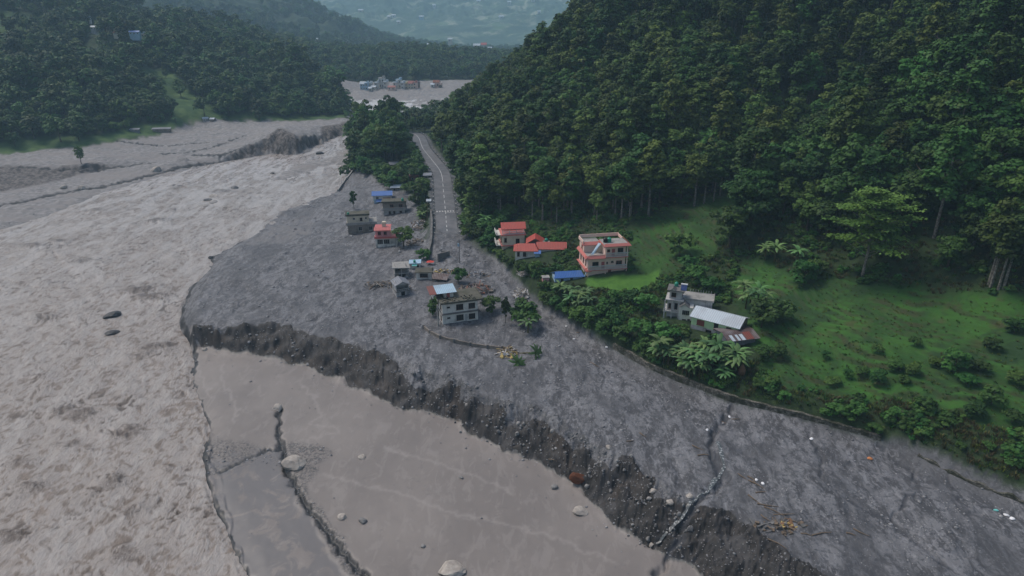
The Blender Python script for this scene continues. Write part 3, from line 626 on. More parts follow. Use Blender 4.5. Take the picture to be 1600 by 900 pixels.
# ------------------------------------------------------------------ the forest: where trees stand
def jitter(x0, x1, y0, y1, sp, seed):
    rng = np.random.default_rng(seed)
    X, Y = np.meshgrid(np.arange(x0, x1, sp), np.arange(y0, y1, sp)); X = X + rng.uniform(-.48, .48, X.shape) * sp; Y = Y + rng.uniform(-.48, .48, Y.shape) * sp
    return X.ravel(), Y.ravel()
def seen(x, y, z, n=40):
    ok = np.ones(len(x), bool)
    for t in np.linspace(.12, .97, n):
        ok &= (CAMZ + (z - CAMZ) * t) > H(x * t, y * t) - .5
    return ok
FOOT = [P(752,350,6)[:2], P(724,352,5)[:2], P(717,300,6)[:2], P(711,264,7)[:2], P(696,243,8)[:2], P(676,224,8)[:2], (-30, 428), (30, 520), (150, 620), (640, 560), (640, 60), P(1950,535,19)[:2], P(1700,487,17.5)[:2], P(1600,470,17)[:2], P(1550,455,16.5)[:2], P(1450,438,16)[:2], P(1400,420,16)[:2], P(1290,395,15.5)[:2], P(1210,383,14)[:2], P(1165,398,12.5)[:2], P(1120,420,10.5)[:2], P(1075,400,11)[:2], P(1000,360,11)[:2], P(900,352,9)[:2], P(850,352,8.5)[:2], P(790,340,7.5)[:2]]
x, y = jitter(-60, 620, 100, 620, 5.7, 5)
ok = inpoly(x, y, FOOT) & (maskat(m_val, x, y) < .2) & (maskat(m_ter, x, y) < .2)
x, y = x[ok], y[ok]; z = H(x, y)
px_, py_, dep_ = project(x, y, z + 14)
ok = (px_ > -150) & (px_ < 1750) & (dep_ > 10)
x, y, z, px_, py_, dep_ = x[ok], y[ok], z[ok], px_[ok], py_[ok], dep_[ok]
vis = seen(x, y, z + 12) & (px_ > 5) & (px_ < 1595) & (py_ > 2)
order = np.argsort(np.where(vis, dep_, 1e6))
chosen = order[:298]
F_KINDS = ['sal0', 'sal1', 'sal2', 'sal3', 'broad0', 'broad1', 'broad2']
def kind_for(x, y, rng):
    spur = perlin(np.array([x / 40]), np.array([y / 40]), 90)[0]
    lower = (x > 40 and math.hypot(x, y) < 235)
    if lower: return F_KINDS[4 + rng.randrange(3)] if rng.random() < .75 else F_KINDS[rng.randrange(4)]
    return F_KINDS[rng.randrange(4)] if rng.random() < .86 else F_KINDS[4 + rng.randrange(3)]
rg = random.Random(5)
for i in chosen:
    k = kind_for(x[i], y[i], rg); s = rg.uniform(.75, 1.4)
    if dep_[i] > 330: s *= .72
    u, v = px_[i], py_[i]; kw = 'slender' if k.startswith('sal') else 'broad'; sw = 'small' if s < .95 else 'large' if s > 1.2 else 'medium'
    place = ('above the road' if u < 770 else 'above the white villa' if u < 850 else 'above the large pink house' if u < 990 else 'above the grassy valley' if u < 1160 else 'between the valley and the spreading tree' if u < 1290 else 'above the spreading tree' if u < 1400 else 'right of the spreading tree' if u < 1500 else 'at the right border of the photo')
    tier = 'low in the forest' if v > 300 else 'midway up the forest' if v > 190 else 'high in the forest'
    lab = '%s %s dark tree %s %s' % (sw, kw, tier, place); gname = 'forest trees: ' + lab
    make_tree(k, (x[i], y[i], z[i] - .2), s, rg.uniform(0, 6.28), 'forest_tree', lab, 'tree', gname, rg.uniform(.85, 1.15))
rest = np.setdiff1d(np.arange(len(x)), chosen)
def scatter_object(name, X, Y, Zp, var, scale, kinds, label, trunks=True):
    """one object that stands the trees of a far wood on its points"""
    me = bpy.data.meshes.new(name); n = len(X); me.vertices.add(n)
    me.vertices.foreach_set('co', np.stack([X, Y, Zp], -1).astype(np.float32).ravel())
    a = me.attributes.new('variant', 'INT', 'POINT'); a.data.foreach_set('value', np.asarray(var, np.int32))
    a = me.attributes.new('size', 'FLOAT', 'POINT'); a.data.foreach_set('value', np.asarray(scale, np.float32))
    a = me.attributes.new('turn', 'FLOAT_VECTOR', 'POINT')
    rot = np.zeros((n, 3), np.float32); rot[:, 2] = RNG.uniform(0, 6.28, n); rot[:, 0] = RNG.normal(0, .04, n); a.data.foreach_set('vector', rot.ravel())
    o = link(name, me); tag(o, label, kind='stuff')
    gt = bpy.data.node_groups.new(name + '_scatter', 'GeometryNodeTree')
    gt.interface.new_socket('Geometry', in_out='INPUT', socket_type='NodeSocketGeometry'); gt.interface.new_socket('Geometry', in_out='OUTPUT', socket_type='NodeSocketGeometry')
    gi = gt.nodes.new('NodeGroupInput'); go = gt.nodes.new('NodeGroupOutput'); jn = gt.nodes.new('GeometryNodeJoinGeometry')
    def named(nm, dt):
        q = gt.nodes.new('GeometryNodeInputNamedAttribute'); q.data_type = dt; q.inputs[0].default_value = nm; return q.outputs[0]
    va, si, tu = named('variant', 'INT'), named('size', 'FLOAT'), named('turn', 'FLOAT_VECTOR')
    for k, objs in enumerate(kinds):
        j2 = gt.nodes.new('GeometryNodeJoinGeometry')
        for so in objs:
            oi = gt.nodes.new('GeometryNodeObjectInfo'); oi.transform_space = 'ORIGINAL'; oi.inputs['Object'].default_value = so; oi.inputs['As Instance'].default_value = False
            gt.links.new(oi.outputs['Geometry'], j2.inputs[0])
        cm = gt.nodes.new('FunctionNodeCompare'); cm.data_type = 'INT'; cm.operation = 'EQUAL'; gt.links.new(va, cm.inputs[2]); cm.inputs[3].default_value = k
        ip = gt.nodes.new('GeometryNodeInstanceOnPoints'); gt.links.new(gi.outputs[0], ip.inputs['Points']); gt.links.new(cm.outputs[0], ip.inputs['Selection'])
        gt.links.new(j2.outputs[0], ip.inputs['Instance']); gt.links.new(tu, ip.inputs['Rotation']); gt.links.new(si, ip.inputs['Scale']); gt.links.new(ip.outputs[0], jn.inputs[0])
    gt.links.new(jn.outputs[0], go.inputs[0])
    md = o.modifiers.new('scatter', 'NODES'); md.node_group = gt
    return o
SRC = {}
def src(kind):
    """mesh objects the scatters copy: kept out of the scene's collections"""
    if kind not in SRC:
        SRC[kind] = [bpy.data.objects.new('source_' + kind, m) for m in TREES[kind] if m]
    return SRC[kind]
allk = [src(k) for k in F_KINDS]
var = [F_KINDS.index(kind_for(x[i], y[i], rg)) for i in rest]
scatter_object('forest', x[rest], y[rest], z[rest] - .2, var, RNG.uniform(.75, 1.4, len(rest)) * np.where(dep_[rest] > 330, .72, 1), allk, 'dense dark green forest covering the right hillside')
print('right forest', len(x), 'near vis', int(vis.sum()))
# left hills and far hills
X, Y = [], []
xa, ya = jitter(-620, 0, 330, 1000, 8.0, 8); X.append(xa); Y.append(ya)
xa = np.concatenate(X); ya = np.concatenate(Y)
ok = (maskat(m_gra, xa, ya) < .15) & (maskat(m_lcl, xa, ya) < RNG.uniform(.1, 1.2, len(xa))) & (np.hypot(xa, ya) < 1010)
ok &= ~inpoly(xa, ya, [(-45, 250), (60, 250), (60, 620), (-28, 620), (-28, 450), (-80, 430), (-75, 300)])
xa, ya = xa[ok], ya[ok]; za = H(xa, ya); pa, pb, dd = project(xa, ya, za)
nh = np.ones(len(xa), bool)
for u_, v_, w_ in ((143,52,9),(152,52,9),(210,62,15),(222,66,10),(140,38,6),(180,62,7),(320,191,8),(332,191,8),(250,206,17),(208,207,10)): nh &= ~((np.abs(pa - u_) < w_) & (pb > v_ - 4) & (pb < v_ + 26))
xa, ya, za = xa[nh], ya[nh], za[nh]; pa, pb, dd = project(xa, ya, za + 8)
ok = (pa > -200) & (pb > -120) & (seen(xa, ya, za + 10)); xa, ya, za = xa[ok], ya[ok], za[ok]
FK = ['far0', 'far1', 'far2']
scatter_object('far_forest', xa, ya, za - .3, RNG.integers(0, 3, len(xa)), RNG.uniform(.6, 1.45, len(xa)), [src(k) for k in FK], 'dark green forest on the hill across the river')
print('left forest', len(xa))
xa, ya = jitter(-900, 1000, 720, 2100, 14, 9)
za = H(xa, ya); ok = (maskat(m_gra, xa, ya) < .1) & (np.hypot(xa, ya) > 850)
ok &= ((np.hypot(xa, ya) < 1250) | (fbm(xa / 130, ya / 130, 3, 95) > -.1)); xa, ya, za = xa[ok], ya[ok], za[ok]
pa, pb, dd = project(xa, ya, za + 8); ok = (pa > -100) & (pa < 1000) & (pb > -80) & seen(xa, ya, za + 12); xa, ya, za = xa[ok], ya[ok], za[ok]
scatter_object('hazy_forest', xa, ya, za - .5, RNG.integers(0, 3, len(xa)), RNG.uniform(1.0, 1.6, len(xa)), [src(k) for k in FK], 'blue hazy woods on the distant valley hills')
print('hazy forest', len(xa))
# ------------------------------------------------------------------ buildings
def plaster(name, col, dirt=(.12, .11, .10), amt=.5, rough=.85, scale=.5):
    g = NT(name); c = g.coord('Object'); n = g.noise(c, scale, 6, .65, .45, .72); st = g.noise(g.coord('Object', (2.2, 2.2, .35)), 1.2, 5, .6, .5, .75)
    x = g.mix(g.math('MULTIPLY', n, amt), col, dirt); x = g.mix(g.math('MULTIPLY', st, amt * .7), x, dirt)
    return g.base(x, rough)
def metal(name, col, rust=(.16, .07, .04), amt=.3, pitch=2.2, rough=.45, axis='x'):
    g = NT(name); c = g.coord('Object'); s = g.n('ShaderNodeSeparateXYZ'); g.l(c, s.inputs[0])
    wv = g.math('SINE', g.math('MULTIPLY', s.outputs[0 if axis == 'x' else 1], pitch * 6.28))
    n = g.noise(c, .25, 6, .65, .45, .65)
    x = g.mix(g.math('MULTIPLY', n, amt), col, rust); x = g.mix(g.ramp(wv, .3, 1), x, g.mix(.25, x, (.02, .02, .02)))
    g.bump(wv, .3, .05); return g.base(x, rough)
MT = {
 'white': plaster('plaster_white', (.62, .60, .55)), 'cream': plaster('plaster_cream', (.60, .52, .40), amt=.35),
 'pinkwhite': plaster('plaster_pink_white', (.74, .54, .45), amt=.12), 'pink': plaster('plaster_pink', (.62, .30, .30), amt=.25),
 'salmon': plaster('trim_salmon', (.52, .17, .145), amt=.2), 'concrete': plaster('concrete', (.30, .29, .27), (.10, .10, .095), .7),
 'darkc': plaster('concrete_dark', (.15, .145, .14), (.05, .05, .045), .7), 'brown': plaster('plaster_brown', (.22, .19, .16), (.07, .06, .05), .7),
 'lgreen': plaster('plaster_green', (.42, .60, .33), (.25, .3, .2), .3), 'pblue': plaster('plaster_blue', (.33, .48, .60), amt=.3), 'gwhite': plaster('plaster_grey_white', (.42, .41, .40), (.12, .12, .12), .75),
 'redroof': metal('roof_red', (.40, .075, .055), (.25, .09, .07), .3), 'pinkroof': metal('roof_pinkish', (.50, .12, .11), (.4, .15, .12), .3), 'blueroof': metal('roof_blue', (.04, .13, .38), (.12, .2, .38), .3),
 'tin': metal('roof_tin', (.46, .52, .56), (.25, .24, .25), .35), 'tinblue': metal('roof_tin_bluish', (.36, .50, .60), (.28, .30, .32), .3), 'greyroof': metal('roof_grey', (.20, .21, .235), (.12, .12, .12), .5),
 'rust': metal('roof_rusty', (.10, .065, .06), (.35, .33, .33), .35), 'rustred': metal('roof_rust_red', (.2, .06, .045), amt=.5), 'slate': plaster('roof_slab_dirty', (.10, .095, .075), (.035, .04, .02), .8),
 'glass': NT('window_dark').base((.012, .013, .015), .15), 'frame': plaster('frame_brown', (.12, .055, .035), amt=.3), 'framew': plaster('frame_pale', (.4, .38, .35), amt=.3),
 'dred': plaster('door_red', (.38, .10, .09), amt=.2), 'green': NT('tank_green').base((.02, .26, .17), .4), 'black': NT('tank_black').base((.012, .012, .013), .4), 'steel': NT('steel').base((.5, .52, .55), .3),
 'panel': NT('solar_glass').base((.03, .05, .14), .15), 'wood': plaster('weathered_wood', (.16, .12, .085), (.05, .04, .03), .6), 'paint': plaster('road_paint', (.5, .5, .5), (.12, .12, .12), .9, scale=2),
 'balus': plaster('railing_pale', (.55, .55, .55), amt=.2), 'brick': plaster('brick', (.26, .11, .07), (.1, .06, .05), .6), 'fadedred': plaster('roof_faded_red', (.34, .15, .13), amt=.4), 'bred': plaster('cloth_red', (.6, .07, .05), amt=.1), 'wcloth': plaster('sack_white', (.75, .75, .75), amt=.2), 'orange': plaster('cloth_orange', (.5, .20, .08), amt=.1),
 'yellow': plaster('straw_yellow', (.42, .32, .12), (.15, .1, .04), .6, scale=3), 'haybr': plaster('hay_brown', (.20, .11, .06), (.06, .04, .02), .6, scale=3), 'rusoil': plaster('earth_rust', (.10, .035, .015), (.05, .02, .01), .6, scale=2), 'teal': NT('cloth_teal').base((.15, .5, .45), .6)}
class MB:
    def __init__(s, k=1.0): s.V, s.F, s.k = [], [], k
    def add(s, V, F):
        o = len(s.V); s.V += [Vector(v) * s.k for v in V]; s.F += [tuple(i + o for i in f) for f in F]; return s
    def box(s, x0, x1, y0, y1, z0, z1):
        return s.add([(x, y, z) for z in (z0, z1) for x, y in ((x0, y0), (x1, y0), (x1, y1), (x0, y1))], [(0, 3, 2, 1), (4, 5, 6, 7), (0, 1, 5, 4), (1, 2, 6, 5), (2, 3, 7, 6), (3, 0, 4, 7)])
    def slab(s, pts, t):
        """a sheet through the given corner points, t thick downwards"""
        n = len(pts); return s.add([tuple(p) for p in pts] + [(p[0], p[1], p[2] - t) for p in pts], [tuple(range(n)), tuple(range(2 * n - 1, n - 1, -1))] + [(i, n + i, n + (i + 1) % n, (i + 1) % n) for i in range(n)])
    def gable(s, x0, x1, y0, y1, z, h, t=.5, axis='x', ov=1.0):
        x0 -= ov; x1 += ov; y0 -= ov; y1 += ov
        if axis == 'x':
            m = (y0 + y1) / 2; s.slab([(x0, y0, z), (x1, y0, z), (x1, m, z + h), (x0, m, z + h)], t); s.slab([(x1, y1, z), (x0, y1, z), (x0, m, z + h), (x1, m, z + h)], t)
        else:
            m = (x0 + x1) / 2; s.slab([(x0, y1, z), (x0, y0, z), (m, y0, z + h), (m, y1, z + h)], t); s.slab([(x1, y0, z), (x1, y1, z), (m, y1, z + h), (m, y0, z + h)], t)
        return s
    def hip(s, x0, x1, y0, y1, z, h, t=.5, ov=1.2):
        x0 -= ov; x1 += ov; y0 -= ov; y1 += ov; m = (y0 + y1) / 2; d = min((y1 - y0) / 2, (x1 - x0) / 2 - .2)
        a, b = (x0 + d, m, z + h), (x1 - d, m, z + h)
        V = [(x0, y0, z), (x1, y0, z), (x1, y1, z), (x0, y1, z), a, b, (x0, y0, z - t), (x1, y0, z - t), (x1, y1, z - t), (x0, y1, z - t)]
        return s.add(V, [(0, 1, 5, 4), (1, 2, 5), (2, 3, 4, 5), (3, 0, 4), (0, 6, 7, 1), (1, 7, 8, 2), (2, 8, 9, 3), (3, 9, 6, 0), (9, 8, 7, 6)])
    def pent(s, x0, x1, y0, y1, z, h, axis='x'):
        """triangular gable wall infill"""
        if axis == 'x':
            m = (y0 + y1) / 2
            return s.add([(x0, y0, z), (x0, y1, z), (x0, m, z + h), (x1, y0, z), (x1, y1, z), (x1, m, z + h)], [(0, 2, 1), (3, 4, 5), (0, 1, 4, 3), (0, 3, 5, 2), (1, 2, 5, 4)])
        m = (x0 + x1) / 2
        return s.add([(x0, y0, z), (x1, y0, z), (m, y0, z + h), (x0, y1, z), (x1, y1, z), (m, y1, z + h)], [(0, 1, 2), (3, 5, 4), (0, 3, 4, 1), (1, 4, 5, 2), (0, 2, 5, 3)])
    def cyl(s, x, y, z0, z1, r, n=10, r1=None):
        r1 = r if r1 is None else r1
        V = [(x + rr * math.cos(6.2832 * k / n), y + rr * math.sin(6.2832 * k / n), zz) for zz, rr in ((z0, r), (z1, r1)) for k in range(n)]
        return s.add(V, [(k, (k + 1) % n, n + (k + 1) % n, n + k) for k in range(n)] + [tuple(range(n))[::-1], tuple(range(n, 2 * n))])
    def tube(s, pts, rads, n=5):
        v, f = tube_np(pts, rads if isinstance(rads, (list, tuple)) else [rads] * len(pts), n); return s.add(v, f)
    def build(s, name, mat, parent=None):
        o = link(name, poly_mesh(name, s.V, s.F, MT[mat] if isinstance(mat, str) else mat), parent); return o
SITES = []
class House:
    def __init__(s, px, py, yaw, name, label, cat='house', group=None, k=None, up=0.0):
        p = G(px, py); SITES.append((px, py, p)); s.p = p; s.k = k or mpp(p); s.root = empty(name, (p.x, p.y, p.z + up), R(yaw), label, cat, group)
    def mb(s): return MB(s.k)
    def part(s, name, mat, fn, parent=None):
        m = MB(s.k); fn(m); return m.build(name, mat, parent or s.root)
    def box(s, name, mat, *b, parent=None): return s.part(name, mat, lambda m: m.box(*b), parent)
    def win(s, face, u, z, w, h, at=0.0, name='window', fm='framew', pm='glass', bars=1, sill=True):
        """an opening in wall plane face ('F' front y=at, 'L' x=at facing -x, 'R' x=at facing +x)"""
        t = .35; f = MB(s.k); p = MB(s.k)
        def b(m, a0, a1, d0, d1, z0, z1):
            if face == 'F': m.box(a0, a1, at - d1, at - d0, z0, z1)
            elif face == 'L': m.box(at - d1, at - d0, a0, a1, z0, z1)
            else: m.box(at + d0, at + d1, a0, a1, z0, z1)
        b(f, u, u + w, -.2, .28, z, z + t); b(f, u, u + w, -.2, .28, z + h - t, z + h); b(f, u, u + t, -.2, .28, z + t, z + h - t); b(f, u + w - t, u + w, -.2, .28, z + t, z + h - t)
        for k in range(bars): c = u + w * (k + 1) / (bars + 1); b(f, c - .12, c + .12, -.1, .2, z + t, z + h - t)
        if sill: b(f, u - .5, u + w + .5, -.1, .7, z - .45, z)
        fo = f.build(name, fm, s.root); b(p, u + t, u + w - t, -.2, .08, z + t, z + h - t); p.build('pane' if name == 'window' else 'door_leaf', pm, fo); return fo
    def rail(s, x0, x1, y, z, h=5, mat='balus', name='railing', axis='x', n=None):
        m = MB(s.k); L = x1 - x0; n = n or max(3, int(L / 1.7))
        def b(a0, a1, z0, z1, w=.3):
            if axis == 'x': m.box(a0, a1, y - w, y + w, z0, z1)
            else: m.box(y - w, y + w, a0, a1, z0, z1)
        b(x0, x1, z + h - .8, z + h, .4); b(x0, x1, z, z + .6, .4)
        for k in range(n + 1): a = x0 + (L - .5) * k / n; b(a, a + .5, z + .6, z + h - .8, .25)
        return m.build(name, mat, s.root)
    def w(s, x, y, z):
        a = s.root.rotation_euler.z; x, y, z = x * s.k, y * s.k, z * s.k
        return Vector((s.root.location.x + x * math.cos(a) - y * math.sin(a), s.root.location.y + x * math.sin(a) + y * math.cos(a), s.root.location.z + z))
def tank(H_, x, y, z, col, label, k=1.0, name='water_tank'):
    """plastic water tank standing on a roof: a thing of its own"""
    o = empty(name, H_.w(x, y, z), 0, label, 'water tank'); kk = H_.k * k
    m = MB(kk); m.cyl(0, 0, 0, 3.8, 2.1, 14); [m.cyl(0, 0, zz, zz + .3, 2.25, 14) for zz in (.7, 1.8, 2.9)]; m.build('tank_body', col, o)
    m = MB(kk); m.cyl(0, 0, 3.8, 4.7, 2.1, 14, .9); m.cyl(0, 0, 4.7, 5.1, .8, 10); m.build('lid', col, o); return o
def rubble_mesh(name, seed, n, rx, ry, h, mats, smin=.15, smax=.6, k=1.0, plank=.2):
    """one heap of broken blocks and boards"""
    rng = random.Random(seed); V, F, mi = [], [], []
    for i in range(n):
        a, q = rng.uniform(0, 6.28), math.sqrt(rng.random()); x, y = math.cos(a) * q * rx, math.sin(a) * q * ry
        s = rng.uniform(smin, smax); z = h * (1 - q) * rng.uniform(.2, 1) ; pl = rng.random() < plank
        sx, sy, sz = (s * 4, s * .35, s * .12) if pl else (s, s * rng.uniform(.5, 1), s * rng.uniform(.3, .9))
        M_ = Matrix.Rotation(rng.uniform(0, 6.28), 3, 'Z') @ Matrix.Rotation(rng.uniform(-.5, .5), 3, 'X') @ Matrix.Rotation(rng.uniform(-.5, .5), 3, 'Y')
        o = len(V); m = rng.randrange(len(mats))
        for zz in (-1, 1):
            for xx, yy in ((-1, -1), (1, -1), (1, 1), (-1, 1)): V.append((M_ @ Vector((xx * sx * rng.uniform(.8, 1), yy * sy, zz * sz)) + Vector((x, y, z))) * k)
        for f in [(0, 3, 2, 1), (4, 5, 6, 7), (0, 1, 5, 4), (1, 2, 6, 5), (2, 3, 7, 6), (3, 0, 4, 7)]: F.append(tuple(j + o for j in f)); mi.append(m)
    return poly_mesh(name, V, F, [MT[m] for m in mats], mi)

# ---- two storey house with a tin hut on its roof, in the middle of the debris
h = House(692, 507, 18, 'flooded_house', 'two storey pale concrete house with a tin roofed hut on top, half buried in debris')
h.box('wall', 'white', 0, 57, 0, 44, -20, 34.5)
h.part('floor_slab', 'darkc', lambda m: (m.box(-1.5, 58.5, -2.5, 45, 16.2, 18.2)))
h.part('roof', 'slate', lambda m: (m.box(-3, 66, -3.5, 47, 34.5, 36.3), m.box(-3, 66, -3.5, -2.6, 36.3, 37.6), m.box(65, 66, -2.6, 47, 36.3, 37.4)))
for z in (3.5, 21.5):
    h.win('F', 7, z + 4.6, 5.5, 3.2, name='window', bars=0); h.win('F', 22, z, 11.5, 9.5, fm='frame', bars=2); h.win('F', 42, z, 10.5, 9, fm='frame', bars=2)
h.win('F', 35.5, 2.2, 4.2, 10.5, name='door', fm='framew', pm='gwhite', bars=0, sill=False)
for z in (3.5, 21.5): h.win('L', 6, z, 8, 8, fm='frame'); h.win('L', 26, z, 8, 8, fm='frame')
h.part('column', 'concrete', lambda m: m.box(-8.5, -6.5, -1, 1, -18, 34.5)); h.part('column', 'concrete', lambda m: m.box(-8.5, -6.5, 42, 44, -18, 34.5))
h.part('roof_debris', 'slate', lambda m: [m.box(x, x + 2, y, y + 2, 36.3, 37.2 + z) for x, y, z in [(random.uniform(0, 60), random.uniform(-1, 16), random.uniform(0, 1.6)) for _ in range(40)]])
rh = empty('roof_hut', h.w(-8, 20, 36.3), R(18), 'small white hut with pale blue tin roof on top of the two storey house', 'hut')
for nm, mt, fn in (('wall', 'white', lambda m: (m.box(16, 31, 0, 22, 0, 8.3), m.box(-2, 16, 21, 22, 0, 8.3), m.box(-2, -1, 0, 22, 0, 8.3))), ('roof', 'tinblue', lambda m: m.slab([(4, -3, 8.8), (36, -3, 8.8), (36, 25, 12.5), (4, 25, 12.5)], .4)), ('rusty_roof_sheet', 'rustred', lambda m: m.slab([(-7, -3, 8.6), (3.8, -3, 8.6), (3.8, 25, 12.4), (-7, 25, 12.4)], .4)), ('door', 'dred', lambda m: m.box(20, 25, -.5, 0, .3, 7.5)), ('post', 'wood', lambda m: m.box(3, 4, -.6, .4, 0, 8.6))):
    m = MB(h.k); fn(m); m.build(nm, mt, rh)
tank(h, 10, 12, 36.3, 'black', 'low black water tank in front of the tin hut on the flat roof', 1.1)
# ---- grey gabled hut to its left
h = House(619.5, 464, 24, 'damaged_hut', 'small grey hut with a pitched tin roof, left of the two storey house')
h.part('wall', 'gwhite', lambda m: (m.box(0, 21, 12, 24, -8, 19), m.box(0, 1.2, 0, 12, 8, 19), m.box(20, 21, 0, 12, 8, 19), m.box(0, 21, 0, 12, -8, 8), m.pent(0, 1, 0, 24, 19, 5)))
h.part('roof', 'greyroof', lambda m: m.gable(0, 21, 0, 24, 18.6, 6, .4, 'y', 2.2)); h.part('gable_wall', 'gwhite', lambda m: m.pent(.4, 20.6, .3, 1.2, 18.4, 5.2, 'y'))
h.win('F', 7.5, .5, 6.5, 6.8, name='door', fm='concrete', bars=0, sill=False); h.rail(.5, 20.5, .3, 8.6, 3.4, 'framew', n=6)
h.part('floor_slab', 'darkc', lambda m: m.box(-1, 22, -1.5, 12, 7.6, 8.6))
# ---- broken frame house
h = House(615, 436, 10, 'ruined_house', 'gutted grey concrete frame house with a tilted roof slab behind the grey hut')
h.part('wall', 'brown', lambda m: (m.box(2, 3.2, 0, 20, -8, 17), m.box(2, 24, 19, 20, -8, 17), m.box(3.2, 8, .2, 1, -8, 10)))
for x in (2.2, 12, 22.5): h.part('column', 'concrete', lambda m: m.box(x, x + 1.4, -.6, .8, -8, 17))
h.part('floor_slab', 'concrete', lambda m: m.box(1, 25, -1, 20, 8, 9)); h.part('roof', 'concrete', lambda m: m.slab([(-1, -2, 19), (26, -2, 18), (25, 20, 21), (-1, 20, 21)], 1.2))
h.part('staircase', 'gwhite', lambda m: [m.box(14 + i, 15 + i, 1, 5, -2, i * 1.0) for i in range(8)]); h.part('roof_post', 'concrete', lambda m: (m.box(20, 21, 2, 3, 19, 24), m.box(3, 3.7, 3, 3.7, 20, 23)))
# ---- white block with a dark window and thatch
h = House(650.7, 437, 3, 'block_house', 'low white block house with one wide dark window beside the gutted frame house')
h.box('wall', 'white', 0, 24, 0, 18, -8, 12); h.part('roof', 'slate', lambda m: (m.box(-2, 26, -2.5, 19, 12, 13), m.gable(0, 24, 1, 17, 13, 3.5, .6, 'x', 1)))
h.win('F', 5.5, 4, 12.5, 6.2, bars=2, fm='frame'); h.win('L', 5, 4, 6, 5)
h = House(675, 440, -6, 'collapsed_shed', 'collapsed brown shed of poles and boards between the white block and the bush')
h.part('roof', 'rust', lambda m: m.slab([(0, 0, 5), (24, -2, 4), (26, 12, 9), (-2, 12, 11)], .5)); h.part('wall', 'brown', lambda m: (m.box(0, 24, 9, 10, -4, 7)))
for x in (1, 10, 19): h.part('post', 'wood', lambda m: m.tube([(x, 0, -3), (x + .4, 0, 5)], .4))
h = House(640, 420, 3, 'green_white_shed', 'tiny shed with white walls and a pale green top behind the ruined houses')
h.box('wall', 'white', 0, 17, 0, 10, -5, 9); h.part('roof', 'pblue', lambda m: m.slab([(-1, -1.5, 9.2), (18, -1.5, 9.6), (18, 11, 11.5), (-1, 11, 11)], .5)); h.win('F', 11, 2, 4, 5, name='door', bars=0, sill=False); h.part('awning', 'teal', lambda m: m.slab([(4, -4, 6), (12, -4, 6), (12, 0, 8.5), (4, 0, 8.5)], .3))
tank(h, 8, 2, 9.6, 'green', 'bright green water tank on the tiny white shed', .9)
o = House(666, 414, 0, 'sun_canopy', 'low red and white cloth canopy stretched beside the tiny white shed', 'canopy')
o.part('cloth', 'bred', lambda m: m.add([(0, 0, 4), (11, 0, 4), (12, 7, 4), (1, 7, 4), (6, 3.5, 6.3)], [(0, 1, 4), (1, 2, 4), (2, 3, 4), (3, 0, 4)])); [o.part('pole', 'steel', lambda m: m.tube([(x, y, -2), (x, y, 4)], .2)) for x, y in ((.2, .2), (10.8, .2), (11.6, 6.6), (1.2, 6.6))]
# ---- pink house
h = House(587.5, 387, 6, 'pink_house', 'pink two storey house with dark open ground floor beside the round dark tree')
h.part('wall', 'white', lambda m: (m.box(0, 33, 4, 26, -6, 15), m.box(0, 2.5, 0, 4, -6, 15), m.box(0, 33, 0, 4, -6, 5.5), m.box(0, 33, 0, 4, 13.5, 15))); h.part('upper_wall', 'pink', lambda m: m.box(0, 23, 3, 26, 16.5, 28))
h.part('floor_slab', 'pinkroof', lambda m: (m.box(-1.5, 34.5, -2, 27, 15, 16.5), m.box(-1.5, 34.5, -2, -1.4, 16.5, 18.2))); h.part('roof', 'pinkroof', lambda m: (m.slab([(-1.5, -1, 28), (24.5, -1, 28), (24.5, 5, 31.5), (-1.5, 5, 31.5)], .8), m.box(-1, 24, 5, 27, 28, 29.6)))
h.box('stair_tower', 'cream', 11, 16.5, 10, 16, 29.6, 38)
h.win('F', 3, 5.6, 8.5, 7.6, bars=2, fm='framew', sill=False); h.win('F', 12.5, 5.6, 9, 7.6, bars=2, fm='framew', sill=False); h.win('F', 4, 19.5, 5, 5.5, at=3, fm='dred'); h.win('F', 13, 19.5, 5, 5.5, at=3, fm='dred'); [h.part('column', 'white', lambda m: m.box(x, x + 1, -1, 0, -6, 15)) for x in (11.4, 22.2, 32)]
# ---- cream house
h = House(543.5, 366.5, 12, 'cream_house', 'cream house of two setback storeys alone on the grey debris, nearest the river')
h.box('wall', 'brown', 1, 44, 0, 28, -6, 15); h.part('floor_slab', 'concrete', lambda m: (m.box(-1, 46, -2, 30, 15, 17), m.box(-1, 46, -2, -1.3, 17, 19))); h.box('upper_wall', 'cream', 0, 34, 5, 28, 17, 28)
h.part('roof', 'slate', lambda m: m.box(-1.5, 35.5, 3.5, 30, 28, 29.2)); h.part('parapet', 'slate', lambda m: (m.box(-1.5, 35.5, 3.5, 4.3, 29.2, 31), m.box(-1.5, -.7, 4.3, 30, 29.2, 31)))
for x in (17, 33): h.win('F', x, 5, 5.5, 6.5, fm='framew')
h.win('F', 9.5, 22, 3.5, 3, at=5, bars=0); h.win('F', 20, 19.5, 4, 5.2, at=5, bars=0, fm='frame'); h.win('F', 28, 22, 3, 3, at=5, bars=0); h.win('L', 8, 5, 5, 6, at=1)
tank(h, 3, 10, 29.2, 'green', 'small green water tank on the roof of the cream house', .8)
